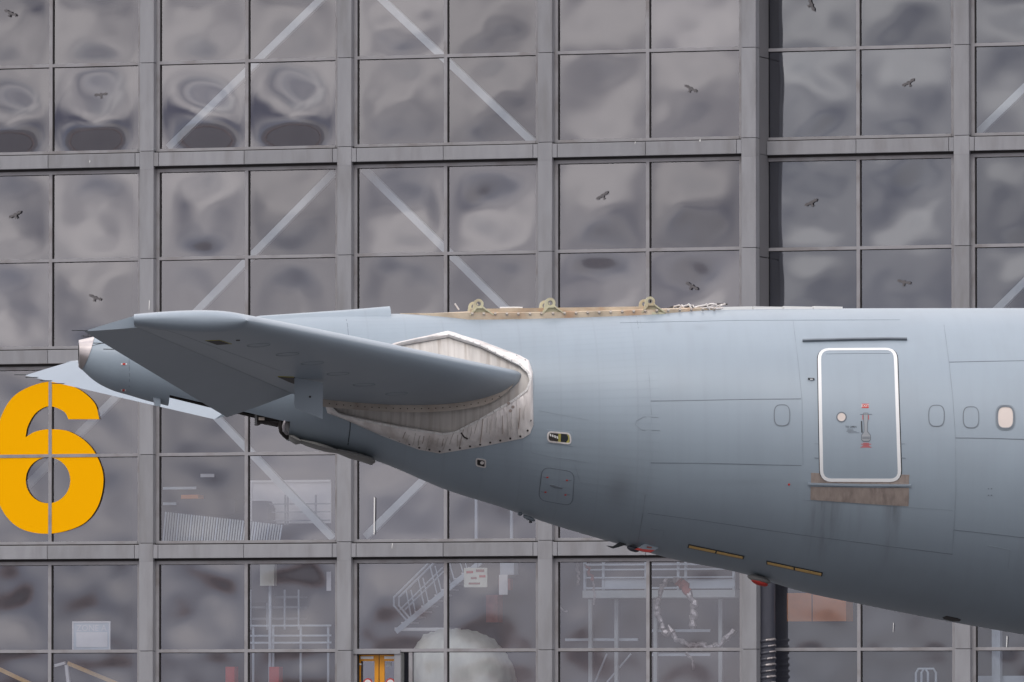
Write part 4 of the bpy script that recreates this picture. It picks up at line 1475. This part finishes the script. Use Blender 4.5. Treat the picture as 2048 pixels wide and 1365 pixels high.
for px, m in ((918, 'alu'), (1316, 'white'), (1385, 'white'), (1420, 'alu')):
    p = ap(px, 620, -.3); mb = MB(); mb.tube([p, p + Vector((-.06, 0, .09))], .012, 5); mb.build('loose_wire', M[m], aircraft)
mb = MB()
for a_, b_ in ((1438, 1500), (1502, 1560), (1562, 1620), (1622, 1680)):
    p, q = f_top(XP(a_)), f_top(XP(b_))
    mb.prism([(XP(a_), -.3, p - .03), (XP(b_), -.3, q - .03), (XP(b_), -.3, q + .022 - .010 * (a_ > 1500)), (XP(a_), -.3, p + .022)], (0, .6, 0))
tag(mb.build('crown_cover', M['white'], aircraft), kind='stuff')
# fairing left on the crown behind the fin
mb = MB()
fo = [(496, 637, 638), (520, 632.5, 636), (610, 626.5, 632), (690, 621, 631), (778, 613.5, 630), (778.5, 613.5, 630)]
rings = []
for x, yt_, yb_ in fo:
    p, q = ap(x, yt_, 0), ap(x, yb_ + 3, 0)
    rings.append([Vector((p.x, -.40, q.z - .12)), Vector((p.x, -.26, q.z + (p.z - q.z) * .55)), Vector((p.x, -.10, p.z)), Vector((p.x, .10, p.z)), Vector((p.x, .26, q.z + (p.z - q.z) * .55)), Vector((p.x, .40, q.z - .12))])
mb.loft(rings, cap=True)
mb.build('crown_fairing', M['fus'], aircraft, angle=50)

# ---- panel joints
SEAMS = [([(690, 629), (695, 650), (698, 685), (699, 700)], .014, 'seam'), ([(701, 832), (700, 860), (696, 890), (692, 903)], .02, 'black'),
         ([(1272, 632), (1284, 690), (1292, 760), (1296, 830), (1297, 900), (1294, 960), (1287, 1020), (1276, 1085)], .018, 'seamf'),
         ([(1278, 632), (1291, 690), (1299, 760), (1303, 830)], .008, 'seamf'),
         ([(1297, 802.5), (1400, 801), (1500, 799), (1602, 798)], .014, 'seam'), ([(1298, 926), (1400, 927), (1500, 929), (1603, 931.5)], .012, 'seam'),
         ([(1296, 1027), (1400, 1041), (1500, 1056), (1600, 1070), (1700, 1083), (1800, 1096), (1905, 1109)], .012, 'seam'),
         ([(1586, 640), (1597, 730), (1604, 800), (1606, 930)], .008, 'seamf'),
         ([(1888, 650), (1898, 724), (1906, 800), (1911, 876), (1912, 980), (1908, 1060), (1904, 1108)], .010, 'seamf'),
         ([(1898, 724.5), (1970, 723), (2060, 721.5)], .013, 'seam'), ([(1911, 876), (1980, 877), (2060, 879.5)], .013, 'seam'), ([(1908, 1060), (1980, 1068), (2060, 1077)], .010, 'seam'),
         ([(258, 712), (259, 750), (258, 786)], .012, 'seam'), ([(184, 692), (204, 687)], .014, 'black'),
         ([(1302, 1058), (1328, 1062), (1326, 1078)], .008, 'seamf'), ([(1976, 1092), (2020, 1100), (2016, 1138)], .008, 'seamf'),
         ([(1062, 884), (1062, 905), (1100, 914), (1175, 925)], .008, 'seamf'), ([(1078, 822), (1130, 832), (1178, 841)], .008, 'seamf'),
         ([(1150, 930), (1160, 965), (1220, 972)], .006, 'seamf'), ([(1240, 646), (1480, 641), (1800, 640)], .006, 'seamf'),
         ([(1607, 1000), (1700, 1007), (1905, 1021)], .007, 'seamf')]
for pts, w_, m in SEAMS:
    strip('panel_joint', pts, w_ * .62, M[m], aircraft, off=.002, step=10)
strip('doubler_outline', [(1317, 835), (1288, 834), (1273, 842), (1271, 850), (1283, 860), (1320, 861)], .008, M['seamf'], aircraft, off=.003, step=6)
strip('splice_strap', [(1281, 650), (1290, 720), (1296, 800), (1298, 900), (1292, 990)], .075, M['fus'], aircraft, off=.003, step=10)

# ---- cabin door
def lerp2(a, b_, t): return (a[0] + (b_[0] - a[0]) * t, a[1] + (b_[1] - a[1]) * t)
dq = [(1638.5, 700), (1790.5, 699), (1799.5, 961), (1643.5, 960.5)]
dr = round_quad(dq, 20, 5)
# bare sill plates and rail below the door
patch('scuff_plate', [(1622, 946), (1660, 948), (1720, 949), (1780, 949), (1819, 950), (1818, 960), (1818, 969), (1720, 968), (1622, 966)], M['scuff'], aircraft, off=.003, rings=3)
patch('scuff_plate', [(1621.5, 974), (1680, 975), (1740, 976), (1818, 976), (1818, 994), (1817, 1013), (1760, 1010), (1690, 1005), (1621, 1000), (1621, 988)], M['scuff'], aircraft, off=.003, rings=3)
strip('sill_rail', [(1616, 968), (1720, 970.5), (1822, 971)], .028, M['stabpaint'], aircraft, off=.02, step=10)
strip('door_gap', [(x - (2.6 if x < 1700 else -3.0) * (1 if abs(x - 1715) > 55 else 0), y) for x, y in dr], .034, M['black'], aircraft, off=.003, closed=True, step=10)
door_leaf = patch('cabin_door', dr, M['fus'], aircraft, off=.008, rings=8)
strip('door_stripe', dr, .047, M['doorwhite'], door_leaf, off=.0095, closed=True, step=5, base=.004)
strip('door_seam', [(1652, 709), (1700, 708), (1780, 708)], .006, M['seamf'], door_leaf, off=.010, step=12)
strip('door_window_ring', ellipse(1683, 835, 9.3, 9.3, 24), .018, M['seam'], door_leaf, off=.013, closed=True, step=4)
patch('door_window', ellipse(1683, 835, 8.6, 8.6, 20), M['blind'], door_leaf, off=.011, rings=2)
patch('exit_sign', [(1723.5, 808.5), (1737.5, 808.5), (1737.5, 817), (1723.5, 817)], M['red'], door_leaf, off=.011, rings=1)
hpoly = [(1727, 827), (1736, 827), (1736, 840), (1735, 848), (1735, 864), (1741, 871), (1741, 880), (1738, 883), (1726, 883), (1723, 880), (1723, 871), (1728, 864), (1728, 848), (1727, 840)]
strip('handle_recess_edge', hpoly, .010, M['seam'], door_leaf, off=.0125, closed=True, step=4)
patch('door_handle', hpoly, M['handle'], door_leaf, off=.0115, rings=2, center=(1731.5, 855))
for y in (875, 878):
    strip('handle_grip', [(1724.5, y), (1739.5, y)], .007, M['seam'], door_leaf, off=.0145, step=5)
strip('handle_mark', [(1720.5, 829.5), (1744, 829.5)], .006, M['seam'], door_leaf, off=.0135, step=6)
for x in (1725.6, 1737.2):
    strip('handle_mark', [(x, 831), (x, 840)], .008, M['red'], door_leaf, off=.0135, step=5)
strip('indicator_slot', [(1723, 843), (1724, 866)], .017, M['black'], door_leaf, off=.0125, step=6)
def skin_text(name, s, px, py, hpx, m, off):
    p, n = fus(px, py, off)
    size = hpx / 139.5 / .70
    me = text_mesh(s, size)
    me.materials.append(m)
    o = link(name, me, door_leaf)
    xa = fus(px + 4, py)[0] - fus(px - 4, py)[0]
    xa.normalize()
    za = n
    ya = za.cross(xa).normalized()
    o.matrix_local = Matrix((xa, ya, za)).transposed().to_4x4()
    o.location = p
    return o
skin_text('exit_lettering', 'EXIT', 1730.5, 812.8, 5.2, M['doorwhite'], .0125)
skin_text('door_lettering', 'TO OPEN', 1702, 854.6, 3.6, M['black'], .0105)
for k, (a, b_) in enumerate(((1695, 1706), (1694, 1707), (1693, 1713), (1696, 1719))):
    strip('instruction_line', [(a, 858.6 + k * 2.5), (b_, 858.7 + k * 2.5)], .006, M['seam'], door_leaf, off=.0105, step=8)
for k, (a, b_) in enumerate(((1726, 1738), (1722, 1742.5), (1726, 1738), (1724, 1740), (1721, 1743))):
    strip('warning_line', [(a, 886.8 + k * 2.0), (b_, 886.9 + k * 2.0)], .007, M['red'], door_leaf, off=.0105, step=8)
# rain gutter over the door, probe
strip('rain_gutter', [(1605, 683.5), (1640, 682.5), (1710, 681), (1780, 680), (1814, 680.5)], .03, M['seam'], aircraft, off=.035, step=8)
strip('probe', [(1616, 758.8), (1629, 759.5)], .012, M['black'], aircraft, off=.03, step=6)
strip('probe', [(1620, 760.6), (1626, 760.6)], .010, M['doorwhite'], aircraft, off=.026, step=6)
for x0 in (1629, 1802):
    strip('hinge_outline', [(x0, 888), (x0 + 8, 888)] if x0 < 1700 else [(x0, 888), (x0 + 8, 888)], .007, M['seamf'], aircraft, off=.003, step=6)
    strip('hinge_outline', [(x0, 916), (x0 + 9, 917)], .008, M['seam'], aircraft, off=.003, step=6)
# cabin windows: three plugged, one with its blind down
for x, y in ((1564, 831), (1873, 832), (1942, 835)):
    e = ellipse(x, y, 15.5, 21, 28, 3.0)
    w_ = patch('cabin_window', e, M['fus'], aircraft, off=.003, rings=2)
    strip('window_rim', e, .013, M['seam'], w_, off=.0055, closed=True, step=5)
e = ellipse(2011, 835.5, 16.5, 22, 28, 3.0)
w_ = patch('cabin_window', e, M['blind'], aircraft, off=.004, rings=3)
strip('window_rim', e, .022, M['seam'], w_, off=.010, closed=True, step=5)
strip('window_surround', ellipse(2011, 835.5, 19.5, 25, 28, 3.0), .012, M['seamf'], w_, off=.005, closed=True, step=5)
patch('reference_dot', ellipse(1578, 969.5, 2.2, 2.2, 10), M['red'], aircraft, off=.004, rings=1)
for x, y in ((1977, 978), (1983, 978), (1977, 991), (1983, 991)):
    patch('drain_hole', ellipse(x, y, 1.6, 1.2, 8), M['seam'], aircraft, off=.003, rings=1)
for x, y, w_ in ((248, 728.5, 6), (247, 781, 5)):
    patch('tail_marker', [(x - w_, y - 1.6), (x + w_, y - 1.6), (x + w_, y + 1.6), (x - w_, y + 1.6)], M['doorwhite'], aircraft, off=.003, rings=1)
    patch('tail_marker', [(x - w_ * .45, y - 1.8), (x + w_ * .5, y - 1.8), (x + w_ * .5, y + 1.8), (x - w_ * .45, y + 1.8)], M['red'], aircraft, off=.005, rings=1)

# ---- open cut-outs and hatch on the side
def opening(q, rad, label):
    o_ = round_quad(q, rad, 4)
    cx0, cy0 = sum(p[0] for p in q) / 4, sum(p[1] for p in q) / 4
    big = [(cx0 + (x - cx0) * 1.2, cy0 + (y - cy0) * 1.42) for x, y in q]
    dbl = patch('doubler_plate', round_quad(big, rad * .4, 3), M['fus'], aircraft, off=.004, rings=2)
    strip('cutout_rim', o_, .022, M['alu'], dbl, off=.012, closed=True, step=4)
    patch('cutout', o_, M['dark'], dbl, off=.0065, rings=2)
    return dbl
c1 = opening([(1096, 864), (1140, 867.5), (1142, 888), (1096, 883)], 7, '')
patch('chromate_rib', [(1117, 866.5), (1122, 867), (1121.5, 885), (1116.5, 884.5)], M['zinc'], c1, off=.0085, rings=1)
patch('chromate_rib', [(1134, 869), (1139, 871), (1139, 885), (1133, 886)], M['zinc'], c1, off=.0085, rings=1)
patch('round_unit', ellipse(1129.5, 876.5, 7.2, 8.2, 18), M['black'], c1, off=.010, rings=2)
for k in range(4):
    x = 1099 + k * 4.6; y = 867.5 + k * 1.6
    patch('white_slat', [(x, y), (x + 3, y + .6), (x + 4, y + 5.5), (x + 1.2, y + 5)], M['white'], c1, off=.010, rings=1)
c2 = opening([(953, 917), (971, 920), (971, 935), (953, 931)], 4, '')
patch('valve', ellipse(964.5, 925.5, 4, 3.2, 10), M['alu'], c2, off=.011, rings=1)
hq = round_quad([(1085, 934), (1149, 944), (1144.5, 1012), (1076.5, 1000)], 16, 4)
h_ = patch('access_hatch', hq, M['fus'], aircraft, off=.003, rings=3)
strip('hatch_edge', hq, .010, M['seam'], h_, off=.0045, closed=True, step=6)
for x, y in ((1095, 955), (1134, 961), (1091, 984.5), (1131, 990)):
    patch('latch', ellipse(x, y, 2.4, 1.4, 8), M['red'], h_, off=.006, rings=1)
    strip('latch_mark', [(x - 9, y - 1), (x - 3, y)] if x < 1110 else [(x + 3, y), (x + 9, y)], .006, M['seam'], h_, off=.005, step=6)
patch('scoop', [(1100, 969), (1108, 970), (1126, 976), (1124, 978), (1110, 976), (1101, 972)], M['seam'], h_, off=.012, rings=1)

# ---- belly details
for a_, b_ in (((1376, 1092), (1488, 1115.5)), ((1533, 1125), (1645, 1149))):
    base_ = strip('strip_light', [a_, b_], .105, M['black'], aircraft, off=.008, step=10)
    for f0, f1 in ((.02, .485), (.515, .98)):
        strip('light_bar', [lerp2(a_, b_, f0), lerp2(a_, b_, f1)], .062, M['lamp'], base_, off=.014, step=10)
patch('air_inlet', [(1885, 1235), (1893, 1232.5), (1915, 1237), (1922, 1240), (1919, 1243), (1905, 1243), (1888, 1238.5)], M['dark'], aircraft, off=.004, rings=2)
mb = MB()
mb.prism([ap(a, b_, -.25) for a, b_ in ((1254, 1086), (1239, 1085), (1226, 1093), (1213, 1091.5), (1222, 1096), (1227, 1097.5), (1237, 1095), (1252, 1090))], (0, .05, 0))
mb.build('blade_antenna', M['black'], aircraft)
mb = MB()
mb.prism([ap(a, b_, -.55) for a, b_ in ((1292, 1086), (1322, 1093), (1310, 1101), (1286, 1099), (1276, 1096.5))], (0, .12, 0))
an = mb.build('fin_antenna', M['stabpaint'], aircraft)
mb = MB()
mb.prism([ap(a, b_, -.553) for a, b_ in ((1276, 1096.2), (1286, 1098.6), (1310, 1100.6), (1302, 1105.5), (1288, 1104), (1270, 1099))], (0, .126, 0))
mb.build('antenna_tip', M['red'], an)
mb = MB(); mb.prism([ap(a, b_, -.556) for a, b_ in ((1294, 1093), (1304, 1094.5), (1303, 1097.5), (1293, 1096))], (0, .004, 0)); mb.build('antenna_print', M['dullred'], an)
def blob(name, px, py, rx, ry, rz, m, y, parent=aircraft, tilt=0.0):
    c = ap(px, py, y)
    mb = MB()
    rings = []
    for i in range(1, 8):
        ph = math.pi * i / 8
        rings.append([c + Vector((rx * math.sin(ph) * math.cos(2 * math.pi * k / 14), ry * math.sin(ph) * math.sin(2 * math.pi * k / 14), rz * math.cos(ph) - tilt * rx * math.sin(ph) * math.cos(2 * math.pi * k / 14))) for k in range(14)])
    mb.loft(rings, cap=True)
    return mb.build(name, m, parent, smooth=True)
blob('antenna_pod', 1266, 1098, .09, .08, .045, M['duct'], -.3, tilt=.25)
bc = blob('beacon', 1518, 1159, .17, .14, .055, M['greybelly'], -.35, tilt=.25)
blob('beacon_lens', 1519, 1165, .125, .11, .05, M['red'], -.36, bc, tilt=.3)
blob('drain_boss', 1040, 1028, .035, .04, .03, M['seam'], -.3)
bs_ = blob('drain_boss', 1058, 1037, .09, .06, .035, M['seam'], -.3, tilt=.35)
mb = MB(); p = ap(1061, 1038, -.3); mb.tube([p, p + Vector((.0, 0, -.06))], .022, 8); mb.build('drain_pipe', M['black'], bs_)

# small things at the foot of the hall, seen through the lower panes
for x0, x1, lab in ((451, 469, 'left one of two red crates at the foot of the window under the tail'), (538, 558, 'right one of two red crates at the foot of the window under the tail')):
    t, b, p, q = board('red_crate', x0, 1334, x1, 1372, 2.0, M['red'], lab, 'crate', post=False, th=.4, group='red crates behind the glass')
t, b, p, q = board('control_box', 520, 1124, 548, 1172, 2.6, M['tarp'], 'pale grey green control box on a post behind the window left of the stair', 'control box', post=True, th=.3)
t, b, p, q = board('paper_sheet', 653, 1144, 662, 1182, .6, M['white'], 'white paper sheet at the right edge of the window left of the stair', 'paper', post=False, th=.01)
t, b = at_hangar('handrail_run', 570, 1290, 3.6, 'long pale handrails low behind the window left of the stair', 'handrail')
for y in (1252, 1272, 1286):
    P, Q = rel(b, 498, y, 3.6), rel(b, 662, y, 3.6)
    mb = MB(); mb.box(P.x, Q.x, 0, .06, P.z - .035, P.z + .035); mb.build('rail', M['steelp'], t)
for x in (505, 545, 600, 655):
    P, Q = rel(b, x, 1300, 3.6), rel(b, x, 1252, 3.6)
    mb = MB(); mb.box(P.x - .04, P.x + .04, .061, .12, P.z - 3, Q.z); mb.build('post', M['steelp'], t)
t, b = at_hangar('parts_trolley', 590, 1220, 5.0, 'grey shelved trolley behind the window left of the stair', 'trolley')
for y in (1195, 1215, 1238):
    P, Q = rel(b, 500, y, 5.0), rel(b, 600, y, 5.0)
    mb = MB(); mb.box(P.x, Q.x, 0, .8, P.z - .04, P.z + .04); mb.build('shelf', M['handle'], t)
for x in (502, 535, 570, 598):
    P, Q = rel(b, x, 1260, 5.0), rel(b, x, 1180, 5.0)
    mb = MB(); mb.box(P.x - .03, P.x + .03, -.06, -.001, P.z, Q.z); mb.build('upright', M['steelp'], t)
t, b, p, q = board('white_number_plate', 401, 948, 428, 955, 3.0, M['white'], 'small white plate high behind the window above the corrugated sheet', 'plate', post=False, th=.04)  # plate in plain white paint, no glow
t, b = at_hangar('grey_cabinet', 385, 1020, 6.0, 'dark machine with grey shelf edges behind the ribbed corrugated sheet', 'machine')
P, Q = rel(b, 350, 1030, 6.0), rel(b, 470, 1000, 6.0)
mb = MB(); mb.box(P.x, Q.x, 0, 1, P.z, Q.z); mb.build('housing', M['inner'], t)
for y, x1 in ((977, 392), (1008, 352)):
    P, Q = rel(b, 326, y, 5.9), rel(b, x1, y, 5.9)
    mb = MB(); mb.box(P.x, Q.x, -.1, -.01, P.z - .05, P.z + .05); mb.build('shelf_edge', M['steelp'], t)
